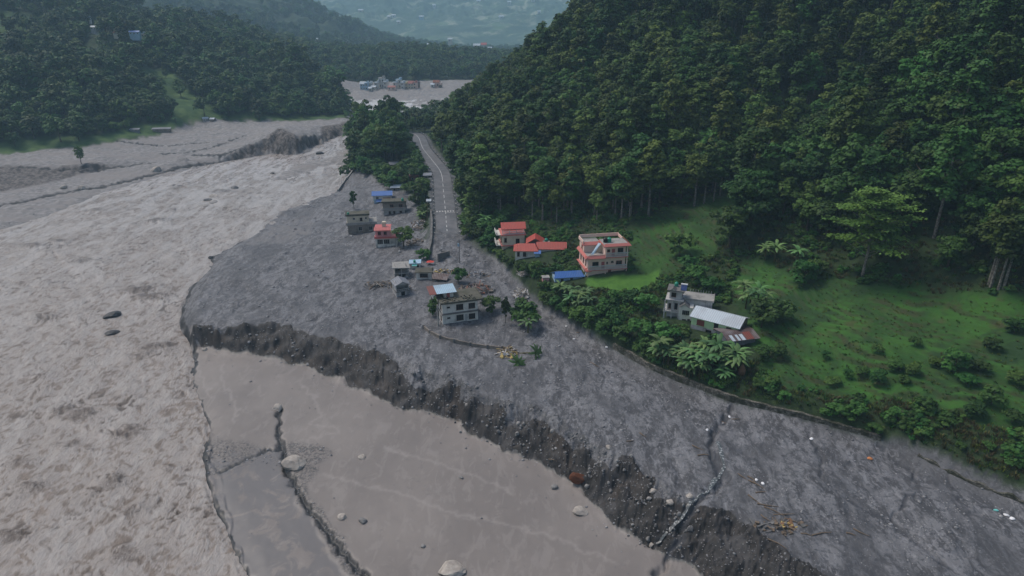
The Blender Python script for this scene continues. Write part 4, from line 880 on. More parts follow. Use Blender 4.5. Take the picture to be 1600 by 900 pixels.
# ---- brown house
h = House(598.5, 337, 5, 'brown_house', 'brown two storey house with brick red windows just below the blue roofed house')
h.box('wall', 'gwhite', 1, 34, 0, 22, -5, 9); h.part('floor_slab', 'concrete', lambda m: m.box(-2, 37, -3, 23, 9, 10.4)); h.box('upper_wall', 'brown', 0, 35, 2, 22, 10.4, 20); h.part('roof', 'slate', lambda m: (m.box(-2, 37, 0, 24, 20, 21.2), m.box(-2, 37, 0, .7, 21.2, 22.4)))
for x in (11, 25): h.win('F', x, 12.5, 6, 5, at=2, fm='brick', bars=1)
for x in (9, 16, 26): h.win('F', x, 2, 3.4, 5, fm='frame')
h.rail(-1.5, 36.5, -2.6, 10.4, 2.8, 'concrete'); tank(h, 31, 8, 21.2, 'green', 'green water tank on the roof of the brown house', .9)
# ---- blue roofed white house
h = House(583, 318, 8, 'blue_roof_house', 'white house with a bright blue pitched roof, above the brown house')
h.box('wall', 'pblue', 2, 15, -2, 18, -5, 6); h.box('upper_wall', 'white', 0, 29, 0, 20, 3, 13); h.part('brick_wall', 'brick', lambda m: m.box(16, 27, -2, 0, -2, 9)); h.part('roof', 'blueroof', lambda m: m.gable(0, 29, 0, 20, 12.6, 4.5, .5, 'x', 1.6)); h.part('gable_wall', 'white', lambda m: m.pent(.2, 28.8, 0, 20, 12.5, 3.8)); h.part('awning', 'blueroof', lambda m: m.slab([(5, -6, 4), (15, -6, 4), (15, 0, 7), (5, 0, 7)], .4))
h.win('F', 5, 7, 4, 3.5); h.win('F', 19, 0, 3, 5, at=-2, name='door', bars=0, sill=False); h.win('L', 6, 7, 4, 3.5)
# ---- right: pink three storey house
h = House(917, 431.5, 10, 'pink_villa', 'large pale pink three storey house with red roof edges beside the bright green lawn')
h.box('wall', 'pinkwhite', 0, 62, 0, 52, -12, 48); bpy.data.objects.remove(h.root.children[0])
h.part('wall', 'pinkwhite', lambda m: (m.box(0, 61, 0, 48, -12, 29), m.box(28, 61, .5, 26, 31, 47.5), m.box(0, 28, 22, 48, 31, 44)))
h.part('floor_slab', 'salmon', lambda m: (m.box(-3.5, 64, -4, 50, 9.6, 11), m.slab([(-4, -5, 9.5), (6, -5, 9.5), (3, 0, 14), (-4, 0, 14)], .8)))
h.part('floor_slab', 'salmon', lambda m: (m.box(-4, 64.5, -4, 50, 29, 31), m.slab([(-4.5, -5.5, 30), (27, -5.5, 30), (27, -2, 34), (-4.5, -2, 34)], .8), m.slab([(-4.5, -5.5, 30), (-4.5, 49, 30), (-1.5, 49, 34), (-1.5, -5.5, 34)], .8)))
h.part('roof', 'salmon', lambda m: (m.box(25, 66, -4, 29, 47.5, 49), m.slab([(23, -6, 48.5), (68, -6, 48.5), (65, -2, 52), (26, -2, 52)], .8), m.slab([(68, -6, 48.5), (68, 30, 48.5), (65, 30, 52), (65, -2, 52)], .8), m.slab([(-3, 20, 44), (27, 20, 44), (27, 25, 48), (-3, 25, 48)], .8)))
h.part('roof_deck', 'concrete', lambda m: (m.box(26, 65, -2, 29, 49.2, 50), m.box(-1, 27, 25, 49, 44, 46), m.box(0, 27.5, 0, 21.5, 31.2, 31.8)))
h.part('parapet', 'pinkwhite', lambda m: (m.box(-1, 64, 47, 48, 48, 53), m.box(63, 64, 27, 47, 47.5, 52), m.box(-2, -1, 22, 48, 46, 51)))
h.part('stair_roof', 'tinblue', lambda m: m.slab([(6, 4, 34), (10, 4, 33.5), (26, 16, 47), (22, 19, 47.5)], .5)); h.part('stair_wall', 'cream', lambda m: m.slab([(20, 17, 44), (27.5, 17, 44), (27.5, 18, 44), (20, 18, 44)], 12))
h.rail(1, 63, -3.6, 11, 6.5); h.rail(28, 64, -3.6, 31, 6.5); h.rail(1, 27, -1.5, 31.8, 3.5, 'pinkwhite')
for u, z, w_, hh, k, fm, pm in ((8, 15, 10, 8, 0, 'frame', 'glass'), (29, 18.5, 4, 3.5, 0, 'frame', 'glass'), (38, 20, 4, 3, 0, 'frame', 'glass'), (46, 15, 10, 8, 0, 'dred', 'glass'), (34, 3, 5, 5, 0, 'dred', 'frame'), (44, -6, 10, 11, 0, 'frame', 'glass')): h.win('F', u, z, w_, hh, fm=fm, pm=pm, at=0)
h.win('F', 22.5, 11.5, 5, 11, name='door', fm='dred', pm='dred', bars=0, sill=False); h.win('F', 31, 38, 4.5, 4, fm='frame', at=.5); h.win('F', 38.5, 31.5, 5, 11, name='door', fm='dred', pm='dred', bars=0, sill=False, at=.5); h.win('F', 48, 35, 9, 8.5, fm='frame', at=.5)
for y in (6, 20, 34): h.win('L', y, 15, 5, 9, fm='frame')
h.win('L', 8, -4, 6, 9, fm='frame'); h.win('L', 30, 35, 6, 6, fm='dred')
for x, y in ((0, -3), (28, -3), (62, -3)): h.part('column', 'pinkwhite', lambda m: m.box(x, x + 1.3, y - .6, y + .6, -10, 47 if x > 20 else 29))
tank(h, 31, 12, 50, 'black', 'black water tank on the roof of the large pink house', 1.6); tank(h, 37, 12, 50, 'green', 'green water tank next to the black one on the roof of the large pink house', 1.6)
# ---- blue roofed shed and small pink hut
h = House(867, 441.5, 9, 'blue_roof_shed', 'low white shed with a bright blue tin roof beside the large pink house')
h.box('wall', 'pblue', 0, 44, 0, 20, -8, 8); h.part('roof', 'blueroof', lambda m: (m.slab([(-2, -2.5, 8), (47, -2.5, 8), (44, 10, 14.5), (2, 10, 14.5)], .5), m.slab([(47, 22, 8), (-2, 22, 8), (2, 10, 14.5), (44, 10, 14.5)], .5))); h.win('F', 9, 1, 5, 5, fm='framew', bars=0); h.win('F', 24, 1.5, 5, 5, fm='framew', bars=0)
h.part('side_screen', 'pblue', lambda m: m.slab([(46, 1, 2), (52, 1, 20), (52, 3, 20), (46, 3, 2)], 4))
h = House(848, 443, 6, 'pink_hut', 'tiny faded pink hut at the left end of the blue roofed shed')
h.box('wall', 'pink', 0, 10, 0, 9, -4, 9); h.part('roof', 'concrete', lambda m: m.box(-1, 11, -1, 10, 9, 10)); h.win('F', 3, 0, 3.5, 6, name='door', bars=0, sill=False)
# ---- white tower house and red roofs
h = House(785, 392, 8, 'white_villa', 'white two storey house with a red canopy over its roof terrace')
h.box('wall', 'cream', 0, 35, 0, 32, -8, 8); h.box('upper_wall', 'cream', 0, 35, 0, 32, 9.2, 25); h.part('floor_slab', 'salmon', lambda m: m.box(-2, 37, -2.5, 33, 8, 9.2)); h.part('roof', 'salmon', lambda m: m.box(-2, 37, -2.5, 34, 25, 26.6))
h.part('balcony', 'white', lambda m: (m.box(-9, 0, 4, 30, 7, 8.5), m.box(-9, -8.2, 4, 30, 8.5, 13), m.box(-9, 0, 4, 30, 24, 25.2), m.box(-9, -8.2, 4, 30, 25.2, 29)))
for x in (0, 11, 22, 33.5): h.part('column', 'white', lambda m: m.box(x, x + 1, 0, 1, 26.6, 36))
h.rail(0, 34.5, 0, 26.6, 5); h.part('terrace_canopy', 'redroof', lambda m: m.slab([(-2, -2, 35.5), (37, -2, 35.5), (38, 14, 42), (-1, 14, 42)], .7)); h.part('terrace_wall', 'cream', lambda m: m.box(2, 34, 22, 23, 26.6, 35))
h.win('F', 21, 10, 6, 9, name='door', fm='frame', bars=0, sill=False); h.win('F', 3, 14, 4, 7, fm='frame'); h.win('L', 6, 12, 6, 8, fm='frame'); h.win('L', 20, 12, 6, 8, fm='frame'); h.win('F', 7, -2, 6, 6, fm='frame')
h = House(805, 408, -2, 'red_roof_house', 'long low white house with bright red hipped roofs beside the white villa', up=1.3)
h.part('wall', 'white', lambda m: (m.box(0, 34, 0, 26, -10, 11), m.box(34, 78, 12, 34, -10, 9), m.box(18, 44, 26, 50, -10, 13)))
h.part('roof', 'redroof', lambda m: (m.slab([(-3, -3, 10.5), (36, -3, 10.5), (30, 13, 18), (6, 13, 18)], .6), m.slab([(36, 29, 10.5), (-3, 29, 10.5), (6, 13, 18), (30, 13, 18)], .6), m.slab([(-3, 29, 10.5), (-3, -3, 10.5), (6, 13, 18)], .6), m.slab([(36, -3, 10.5), (36, 29, 10.5), (30, 13, 18)], .6)))
h.part('roof', 'redroof', lambda m: m.gable(18, 44, 26, 50, 13.5, 9, .6, 'y', 2)); h.part('roof', 'redroof', lambda m: m.gable(35, 78, 12, 34, 9.6, 8, .6, 'x', 2.5))
h.part('awning', 'blueroof', lambda m: m.slab([(29, -7, 8), (40, -7, 8), (40, 0, 11), (29, 0, 11)], .4)); h.part('lean_to_wall', 'pblue', lambda m: m.box(31, 38, -4, 0, -6, 8)); h.win('F', 12, 1, 5, 7, fm='frame'); h.win('F', 3, 1, 4, 7, fm='frame'); h.win('F', 46, -1, 8, 7, at=14, fm='frame', bars=0)
h = House(849, 388, 0, 'tank_tower', 'squat dark concrete tower carrying a green water tank behind the red roofs', 'tower')
h.part('wall', 'darkc', lambda m: m.box(0, 9, 0, 8, -12, 8)); h.part('slab', 'concrete', lambda m: m.box(-1, 10, -1, 9, 8, 9)); h.part('parapet', 'concrete', lambda m: (m.box(-1, 10, -1, -.4, 9, 10), m.box(-1, 10, 8.4, 9, 9, 10)))
tank(h, 4.5, 4, 9.2, 'green', 'green water tank on the dark tower behind the red roofs', 1.25)
# ---- right: weathered house, green house, rusty shed
h = House(1037, 497, -18, 'weathered_house', 'weathered grey and white multi level house with a solar heater, surrounded by bushes')
h.part('wall', 'gwhite', lambda m: (m.box(3, 26, 6, 30, -8, 30), m.box(5, 24, 8, 28, 31.5, 45))); h.part('white_wing', 'white', lambda m: m.box(22, 43, -3, 16, -8, 24)); h.part('rear_wing', 'gwhite', lambda m: m.box(26, 70, 14, 44, -8, 30))
h.part('floor_slab', 'gwhite', lambda m: m.box(-2, 23, 0, 30, 11, 12.4)); h.part('floor_slab', 'gwhite', lambda m: (m.box(0, 28, 2, 32, 30, 31.4))); h.part('roof', 'darkc', lambda m: (m.box(1, 28, 4, 31, 45, 46.4), m.gable(6, 14, 3, 14, 46.4, 5, .6, 'y', 1), m.gable(24, 36, -4, 8, 24.5, 6, .6, 'y', 1.5))); h.part('roof_deck', 'concrete', lambda m: (m.box(25, 72, 12, 46, 30, 31.2), m.box(25, 72, 12, 12.8, 31.2, 33), m.box(71.2, 72, 12.8, 46, 31.2, 33)))
h.part('gable_wall', 'white', lambda m: (m.pent(6.5, 13.5, 4, 5, 46.4, 4, 'y'), m.pent(24.5, 35.5, -3, -2, 24, 5, 'y')))
h.rail(-1.5, 22, .4, 12.4, 4, 'gwhite', n=10)
for x in (-1, 10, 20): h.part('column', 'gwhite', lambda m: m.box(x, x + 1.6, .5, 2, -8, 30))
h.win('F', 8, 34.5, 7, 7, at=8, fm='frame', bars=2); h.win('F', 5, 15, 4, 9, at=6, fm='frame'); h.win('F', 14, 14, 5, 11, at=6, fm='frame', name='door', bars=0, sill=False); h.win('F', 27, 11, 11, 8, at=-3, fm='framew', bars=3); h.win('F', 28, -3, 6, 7, at=-3, fm='frame'); h.win('R', 11, 35, 6, 7, at=24, fm='frame'); h.win('F', 36, -3, 4, 8, at=-3, fm='frame', name='door', bars=0)
for k in range(9): h.part('roof_rebar', 'gwhite', lambda m: m.box(66 - k * 4, 66.8 - k * 4, 44, 44.8, 31.2, 36))
sh = empty('solar_heater', h.w(21, 9, 46.4), R(-18), 'solar water heater with white drum and dark blue panel on the weathered house', 'solar heater')
m = MB(h.k); m.slab([(0, -2, 1), (9, -2, 1), (9, 5, 7), (0, 5, 7)], .5); m.build('panel', 'panel', sh); m = MB(h.k); m.tube([(-.5, 6, 8), (9.5, 6, 8)], 1.3, 10); m.build('drum', 'wcloth', sh); [MB(h.k).tube([(x, 5.5, 0), (x, 5.5, 7)], .25).build('leg', 'steel', sh) for x in (.8, 8.2)]
tank(h, 13, 24, 46.4, 'green', 'green water tank behind the solar heater of the weathered house', 1.4)
h = House(1079, 513, -36, 'green_house', 'light green house with a long white metal roof and rust red shutters', up=.6)
h.box('foundation_wall', 'gwhite', 0, 73, 0, 42, -14, 3); h.box('wall', 'lgreen', .1, 72.9, -.2, 41.8, 3, 17); h.part('side_wall', 'brown', lambda m: (m.box(72.9, 73.4, 0, 42, 3, 17), m.pent(72.2, 73.4, 0, 42, 17, 8))); h.part('roof', 'tin', lambda m: m.gable(0, 73, 0, 42, 17, 9.5, .5, 'x', 3))
h.win('F', 9, 5, 12, 9, at=-.2, fm='rustred', pm='rustred', bars=1); h.win('F', 36, 3, 7, 13, at=-.2, name='door', fm='rustred', pm='glass', bars=0, sill=False); h.win('F', 55, 5, 8, 9, at=-.2, fm='rustred', pm='glass', bars=1); h.win('R', 9, 7, 8, 6, at=73.4, fm='frame', bars=0); h.win('R', 27, 7, 7, 6, at=73.4, fm='frame', bars=0); h.win('F', 24, -10, 9, 11, at=0, fm='frame', name='door', bars=0, sill=False)
h = House(1136, 548, 14, 'rusty_shed', 'open sided shed on posts with a patched rusty tin roof below the green house', 'shed', up=.3)
h.part('wall', 'greyroof', lambda m: (m.box(2, 3, 2, 40, 4, 17), m.box(3, 50, 2, 3, 4, 13), m.box(3, 50, 38, 39, -4, 17))); h.part('roof', 'rust', lambda m: (m.slab([(-2, -4, 15), (54, -4, 15), (54, 20, 21), (-2, 20, 21)], .5), m.slab([(54, 44, 16), (-2, 44, 16), (-2, 20, 21), (54, 20, 21)], .5)))
for x0, x1 in ((6, 11), (16, 20), (23, 29)): h.part('pale_roof_sheet', 'tin', lambda m: m.slab([(x0, -3.8, 15.2), (x1, -3.8, 15.2), (x1, 10, 18.7), (x0, 10, 18.7)], .15))
h.part('roof_patch', 'rustred', lambda m: m.slab([(31, -3, 15.4), (44, -3, 15.4), (44, 14, 19.6), (31, 14, 19.6)], .15)); h.part('floor', 'wood', lambda m: m.box(2, 51, 1, 40, 3, 4.2))
for x, y in ((3, 3), (18, 3), (34, 3), (49, 3), (49, 37)): h.part('post', 'wood', lambda m: m.box(x, x + 1.2, y, y + 1.2, -12, 15))
# ---- small roofs among the trees by the road
for (px, py, wd, ht, dp, roof, wall, lab) in ((608, 262, 15, 5, 10, 'greyroof', 'gwhite', 'small grey roofed shelter among the trees, farthest up the road'), (611, 298, 16, 5, 10, 'tin', 'brown', 'small hut with a white tin roof above the blue roofed house'), (646, 303, 14, 6, 9, 'tin', 'brown', 'small dark hut with a pale flat roof close to the road'), (640, 282, 14, 6, 8, 'rustred', 'brick', 'small shed with faded red cloth roof hidden in trees by the road'), (662, 279, 12, 5, 8, 'greyroof', 'brown', 'small pale roofed shed touching the roadside trees'), (667, 318, 6, 4, 4, 'tin', 'gwhite', 'tiny white roofed booth at the edge of the road')):
    h = House(px, py, 6, 'small_hut', lab, 'hut'); h.box('wall', wall, 0, wd, 0, dp, -6, ht); h.part('roof', roof, lambda m: m.slab([(-1, -2, ht + .2), (wd + 1, -2, ht + .2), (wd + 1, dp + 1, ht + 2.2), (-1, dp + 1, ht + 2.2)], .4)); h.win('F', wd * .2, 0, wd * .25, ht * .75, name='door', bars=0, sill=False); h.win('F', wd * .6, ht * .3, wd * .25, ht * .45, bars=0)
# ---- across the river and on the hills
def simple(px, py, wd, ht, dp, wall, roof, lab, yaw=0, kind='gable', group=None, up=0.0, nw=None, name='house'):
    h = House(px, py, yaw, name, lab, 'house', group, up=up); h.box('wall', wall, 0, wd, 0, dp, -8, ht)
    if kind == 'gable': h.part('roof', roof, lambda m: m.gable(0, wd, 0, dp, ht, ht * .45, .3, 'x', .6)); h.part('gable_wall', wall, lambda m: m.pent(.1, wd - .1, 0, dp, ht - .05, ht * .4))
    elif kind == 'flat': h.part('roof', roof, lambda m: (m.box(-.5, wd + .5, -.7, dp + .5, ht, ht + .6), m.box(wd * .55, wd, dp * .4, dp, ht + .6, ht + 2.8)))
    else: h.part('roof', roof, lambda m: m.slab([(-1, -1, ht), (wd + 1, -1, ht), (wd + 1, dp + 1, ht + 1.5), (-1, dp + 1, ht + 1.5)], .3))
    fl = 2 if ht > 8 else 1; nw = nw or max(1, int(wd / 4))
    for f in range(fl):
        for q in range(nw): h.win('F', wd * (q + .3) / nw, (f + .28) * ht / fl, min(2.0, wd / nw * .45), ht / fl * .45, bars=0, sill=False)
    return h
simple(317, 190, 8, 4.5, 6, 'gwhite', 'tin', 'small pale house at the forest edge just above the left gravel bank', 20); simple(328, 190, 7, 4, 6, 'brown', 'tin', 'brown sided house beside the pale one above the left gravel bank', -10)
simple(238, 205, 26, 3.2, 6, 'brown', 'greyroof', 'long low open shed under trees on the left bank', 10, 'shed', nw=4, name='long_shed'); simple(203, 205, 13, 2.5, 5, 'greyroof', 'greyroof', 'low grey shed half hidden left of the long open shed', 5, 'shed', name='long_shed')
simple(143, 52, 8, 4.5, 6, 'white', 'tin', 'bright white house high on the left hill', 0, up=2.5); simple(152, 52, 8, 3.5, 6, 'white', 'greyroof', 'lower white house touching the bright white one high on the left hill', -10, 'flat', up=2.5)
simple(203, 60, 15, 4.5, 6, 'pblue', 'blueroof', 'long blue roofed house on the left hill', 5, up=2.5); simple(221, 64, 6, 6, 6, 'cream', 'tin', 'narrow cream house right of the long blue roofed one on the left hill', 0, 'flat', up=2.5); simple(139, 36, 3, 3, 3, 'white', 'tin', 'tiny white hut topmost on the left hill', 0, up=3); simple(178, 60, 6, 3.5, 5, 'cream', 'rustred', 'small brown roofed house between the white and the blue houses on the left hill', 0, up=2.5)
TOWN = [(563,140,7,7,'pblue','tin','gable'),(570,141,5,9,'pblue','tinblue','flat'),(574,140,6,8,'white','tin','flat'),(580,141,6,4,'cream','tin','gable'),(585,139,6,8,'white','tin','flat'),(592,138,8,13,'white','concrete','flat'),(599,139,6,9,'white','tin','flat'),(606,141,10,4,'pinkwhite','fadedred','gable'),(614,139,6,8,'white','tin','flat'),(619,138,7,11,'white','tinblue','flat'),(626,139,5,8,'white','tin','flat'),(632,139,5,7,'cream','yellow','flat'),(638,139,7,7,'cream','fadedred','gable'),(645,139,6,8,'pinkwhite','fadedred','flat'),(650,138,4,6,'brown','rust','flat'),(576,143,4,4,'white','tin','gable'),(673,137,5,4,'white','tin','gable'),(677,136,8,6,'pinkwhite','brick','gable'),(685,137,4,4,'brown','rust','gable')]
TL = ['pale blue house at the left end of the distant riverside town','blue fronted narrow house of the distant town','white flat roofed house next to the blue one in the distant town','small cream house in the front row of the distant town','white block left of the tallest town building','tallest white building of the distant riverside town','white block right of the tallest town building','low house with a long red roof in the middle of the distant town','white block behind the red roofed town house','tall white house with a bluish top in the distant town','smaller white house right of the tall bluish topped one','yellow topped cream house in the distant town','cream house with a red pitched roof in the distant town','pink block at the right part of the distant town','dark brick house ending the distant town','tiny white shed in front of the distant town','small white house left of the lone orange roofed one','lone pink house with an orange roof on the distant gravel flat','small brown shed right of the lone orange roofed house']
for (a, b, c_, d_, e_, f_, k_), l_ in zip(TOWN, TL): simple(a, b, c_ * 1.15, d_ * 1.2, 7, e_, f_, l_, random.uniform(-12, 12), k_, 'houses of the distant riverside town')
for px, py, wd, ht, wl, rf, lab in ((740,80,10,6,'white','tin','long white building on the distant hill beside the forested slope'),(752,80,8,7,'white','redroof','white house with a red roof on the distant hill'),(762,82,6,4,'cream','tin','cream house right of the red roofed one on the distant hill'),(690,80,9,3,'white','tin','low white shed on the hazy hill left of the white buildings'),(668,76,4,4,'white','tin','lone white house in the hazy distance above the river forest')):
    simple(px, py, wd, ht, 6, wl, rf, lab, 0, 'gable', None, 3)
for k, (px, py) in enumerate([(605,30),(612,28),(655,30),(620,38),(676,12),(745,5),(793,7),(830,3),(560,20),(840,22),(700,66),(780,30),(490,66),(538,70),(524,66)]):
    simple(px, py, random.uniform(4, 7), 3.2, 5, random.choice(['white', 'white', 'cream', 'pblue']), 'tin', 'tiny pale house scattered on the hazy blue hillside far up the valley', 0, 'gable', 'tiny houses on the far hillside', 2)
# ------------------------------------------------------------------ road and its furniture
rg = NT('asphalt'); wpp = rg.coord('World'); nn = rg.noise(wpp, .5, 6, .65, .35, .7); n2 = rg.noise(wpp, .12, 4, .6, .45, .6)
cc = rg.mix(nn, (.085, .09, .098), (.125, .13, .14)); cc = rg.mix(rg.math('MULTIPLY', n2, .5), cc, (.17, .17, .178)); M_ASPH = rg.base(cc, .75)
def ribbon(pts, offs_, dz, mat, name, i0=0, i1=None, thick=0.0):
    """a strip along the road: offs_ = (left, right) offsets from its middle line"""
    V, F = [], []; pts = pts[i0:i1]
    for i, p in enumerate(pts):
        t = (pts[min(i + 1, len(pts) - 1)] - pts[max(i - 1, 0)]); t.z = 0; t.normalize(); n = Vector((t.y, -t.x, 0))
        for o in offs_: V.append(p + n * o + Vector((0, 0, dz)))
        if thick:
            for o in offs_: V.append(p + n * o + Vector((0, 0, dz - thick)))
    w_ = 4 if thick else 2
    for i in range(len(pts) - 1):
        a = i * w_; b = a + w_; F.append((a, b, b + 1, a + 1))
        if thick: F += [(a, a + 2, b + 2, b), (a + 1, b + 1, b + 3, a + 3)]
    return poly_mesh(name, V, F, mat)
road = link('road', ribbon(ROAD, (3.6, -3.6), 0.02, M_ASPH, 'road', 0, -2, .3)); tag(road, kind='structure', label='narrow two lane asphalt road')
# the middle line, dashes
tot = len(ROAD); mk = empty('road_marking', tuple(ROAD[40]), 0, 'white centre line and dashes on the road', 'road marking'); inv = Matrix.Translation(-ROAD[40])
def marking(me, name='dash'):
    me.transform(inv); link(name, me, mk)
FINE = smooth_line(ROADC, 60)
marking(ribbon(FINE, (.12, -.12), .03, MT['paint'], 'line', 60, 390), 'line')
i = 395
while i < 560: marking(ribbon(FINE, (.13, -.13), .03, MT['paint'], 'dash', i, i + 10)); i += 17
ic = min(range(len(ROAD)), key=lambda q: (ROAD[q] - Vector(P(696, 329, 3.5))).length); c0 = ROAD[ic]; t0 = (ROAD[ic + 1] - ROAD[ic - 1]); t0.z = 0; t0.normalize(); n0 = Vector((t0.y, -t0.x, 0))
cw = empty('crosswalk', tuple(c0), math.atan2(t0.y, t0.x), 'white striped crossing marked across the road', 'crosswalk')
for k in range(7): MB().box(-.8, .8, -3.3 + k * .98, -3.3 + k * .98 + .55, .028, .034).build('stripe', 'paint', cw)
MB().box(1.7, 2.0, 0.1, 3.3, .028, .034).build('stop_line', 'paint', cw)
mp = MB(); mp.box(-.16, .16, -.16, .16, -.4, .55); mp.box(-.2, .2, -.2, .2, .55, .65); pm_ = poly_mesh('kerb_post', mp.V, mp.F, MT['gwhite'])
for side, lab, gn in ((4.1, 'short pale kerb post on the right edge of the road', 'kerb posts along the right road edge'), (-4.1, 'short pale kerb post on the left edge of the road', 'kerb posts along the left road edge')):
    acc = 0
    for i in range(12, len(ROAD) - 22):
        acc += (ROAD[i + 1] - ROAD[i]).length
        if acc > 4.2:
            acc = 0; t = ROAD[i + 1] - ROAD[i]; t.z = 0; t.normalize(); p = ROAD[i] + Vector((t.y, -t.x, 0)) * side; o = link('kerb_post', pm_); o.location = p; tag(o, lab, 'kerb post', gn)
# utility pole
p = G(718, 411); o = empty('utility_pole', p, 0, 'thin dark utility pole at the end of the open road', 'pole'); MB().tube([(0, 0, -1), (.1, 0, 7.5)], [.14, .09], 8).build('pole', 'darkc', o); MB().box(-.7, .9, -.06, .06, 6.8, 6.95).build('crossarm', 'darkc', o); MB().box(-.4, .1, -.12, .12, 5.2, 6.1).build('meter_box', 'pblue', o)
p = G(667, 345); o = empty('utility_pole', p, 0, 'leaning wooden pole left of the road near the crossing', 'pole'); MB().tube([(0, 0, -1), (.5, 0, 6.5)], [.12, .08], 8).build('pole', 'wood', o); MB().box(-.3, 1.2, -.05, .05, 5.9, 6.02).build('crossarm', 'wood', o)
# ------------------------------------------------------------------ walls
sg = NT('stone_masonry'); cw_ = sg.coord('World'); v1 = sg.vor(cw_, 2.3, out='Color'); vd = sg.vor(cw_, 2.3, 'DISTANCE_TO_EDGE'); sx = sg.n('ShaderNodeSeparateColor'); sg.l(v1, sx.inputs[0])
cc = sg.mix(sx.outputs[0], (.075, .070, .058), (.20, .19, .16)); cc = sg.mix(sg.noise(cw_, .7, 5, .6, .42, .62), cc, (.035, .04, .022)); cc = sg.mix(sg.ramp(vd, 0, .07), (.03, .028, .025), cc); sg.bump(sg.ramp(vd, 0, .12), .6, .08); M_STONE = sg.base(cc, .9)
def wall_mesh(name, pts, z_base, z_top, th, mat, jag=.12, step=.6, seed=1):
    pts = [Vector(p) for p in resamp([tuple(p) for p in pts], step)]; V, F = [], []; rng = random.Random(seed)
    for i, p in enumerate(pts):
        t = pts[min(i + 1, len(pts) - 1)] - pts[max(i - 1, 0)]; t.z = 0; t.normalize(); n = Vector((t.y, -t.x, 0)); j = jag * perlin(np.array([i * .31]), np.array([seed * 3.3]))[0] + rng.uniform(-.3, .3) * jag
        zt = p.z + z_top + j; zb = p.z + z_base
        for o, z in ((-th / 2, zb), (-th / 2 * .8, zt), (th / 2 * .8, zt), (th / 2, zb)):
            q = p + n * (o + rng.uniform(-.03, .03)); V.append((q.x, q.y, z))
    m = len(pts)
    for i in range(m - 1):
        a, b = 4 * i, 4 * i + 4; F += [(a, b, b + 1, a + 1), (a + 1, b + 1, b + 2, a + 2), (a + 2, b + 2, b + 3, a + 3)]
    F += [(0, 1, 2, 3), (4 * m - 1, 4 * m - 2, 4 * m - 3, 4 * m - 4)]
    me = poly_mesh(name, V, F, mat); return me
rw = link('retaining_wall', wall_mesh('retaining_wall', offs(BASE[6:12], .1, 0), -1.2, 2.15, .75, M_STONE, .22, seed=2)); tag(rw, 'long stone retaining wall between the grey debris and the green terraces', 'wall')
rw.name = 'stone_wall'
b2 = BASE[:6] + [tuple(BASE[6][i] * .12 + BASE[5][i] * .88 for i in range(3))]
rl2 = link('concrete_kerb', wall_mesh('kerb', offs(b2, .1, 0), -1.2, 1.25, .6, M_STONE, .5, seed=3)); tag(rl2, 'low broken mud covered wall running on to the right of the stone wall', 'wall')
L = [G(*q) for q in ((662,513),(672,521),(688,529),(710,535),(735,540),(762,544),(785,546))]; L = [(p.x, p.y, p.z) for p in L]
yw = empty('yard_wall', L[3], 0, 'low curved concrete yard wall in front of the two storey house', 'wall')
me = wall_mesh('wall', L, -1.2, .75, .35, MT['brown'], .1, .5, 5); me.transform(Matrix.Translation(-Vector(L[3]))); link('wall_panel', me, yw)
for q in resamp(L, 2.4)[::1]:
    MB().box(-.26, .26, -.26, .26, -1.2, .95).build('post', 'darkc', yw).location = Vector(q) - Vector(L[3])
# gabion stub beside the road end
h = House(685, 410, 40, 'broken_wall', 'broken grey retaining wall block standing out of the debris at the road end', 'wall'); h.part('wall_face', 'darkc', lambda m: m.box(0, 22, 0, 2.5, -6, 14)); h.part('side_wall', 'darkc', lambda m: m.slab([(20, 2, 14), (22, 2, 14), (22, 22, 9), (20, 22, 9)], 14))
for k, (pts, lab) in enumerate([([(668,405),(674,380),(675,350),(673,330)], 'long grey roadside retaining wall below the left edge of the road'), ([(528,299),(538,285),(550,270),(557,263)], 'sloping concrete river embankment below the dark trees')]):
    L = [G(*q) for q in pts]; L = [(p.x, p.y, p.z) for p in L]; o = link('embankment_wall', wall_mesh('embankment_wall', L, -3, 1.4 if k == 0 else 1.0, .8, MT['concrete'] if k else MT['darkc'], .3, .8, 8 + k)); tag(o, lab, 'wall')
# ------------------------------------------------------------------ rocks
stg = NT('rock'); oc = stg.coord('Object'); oi = stg.n('ShaderNodeObjectInfo')
cc = stg.mix(stg.noise(oc, 2, 6, .65, .4, .65), (.10, .10, .10), (.19, .185, .18)); cc = stg.mix(stg.math('MULTIPLY', stg.math('POWER', oi.outputs['Random'], 2.0), .6), cc, (.42, .40, .37)); M_ROCK = stg.base(cc, .85)
stg = NT('rock_pale'); cc = stg.mix(stg.noise(stg.coord(), 1.2, 6, .65, .4, .65), (.28, .25, .22), (.44, .40, .35)); M_ROCKP = stg.base(cc, .85)
stg = NT('rock_dark'); cc = stg.mix(stg.noise(stg.coord(), 2, 6, .65, .4, .65), (.03, .03, .03), (.08, .08, .08)); M_ROCKD = stg.base(cc, .5)
import bmesh
def rock_mesh(seed, sub=2, mat=None):
    bm = bmesh.new(); bmesh.ops.create_icosphere(bm, subdivisions=sub, radius=1); rng = random.Random(seed); P_ = [Vector((rng.gauss(0, 1), rng.gauss(0, 1), rng.gauss(0, 1))).normalized() for _ in range(9)]; D_ = [rng.uniform(.55, .9) for _ in P_]
    for v in bm.verts:
        for n, d in zip(P_, D_):
            k = v.co.dot(n)
            if k > d: v.co -= n * (k - d) * .92
        v.co *= rng.uniform(.96, 1.04)
    me = bpy.data.meshes.new('rock'); bm.to_mesh(me); bm.free(); me.materials.append(mat or M_ROCK); return me
ROCKS = [rock_mesh(k) for k in range(6)]; ROCKP = [rock_mesh(20 + k, 3, M_ROCKP) for k in range(3)]; ROCKD = [rock_mesh(30 + k, 2, M_ROCKD) for k in range(3)]
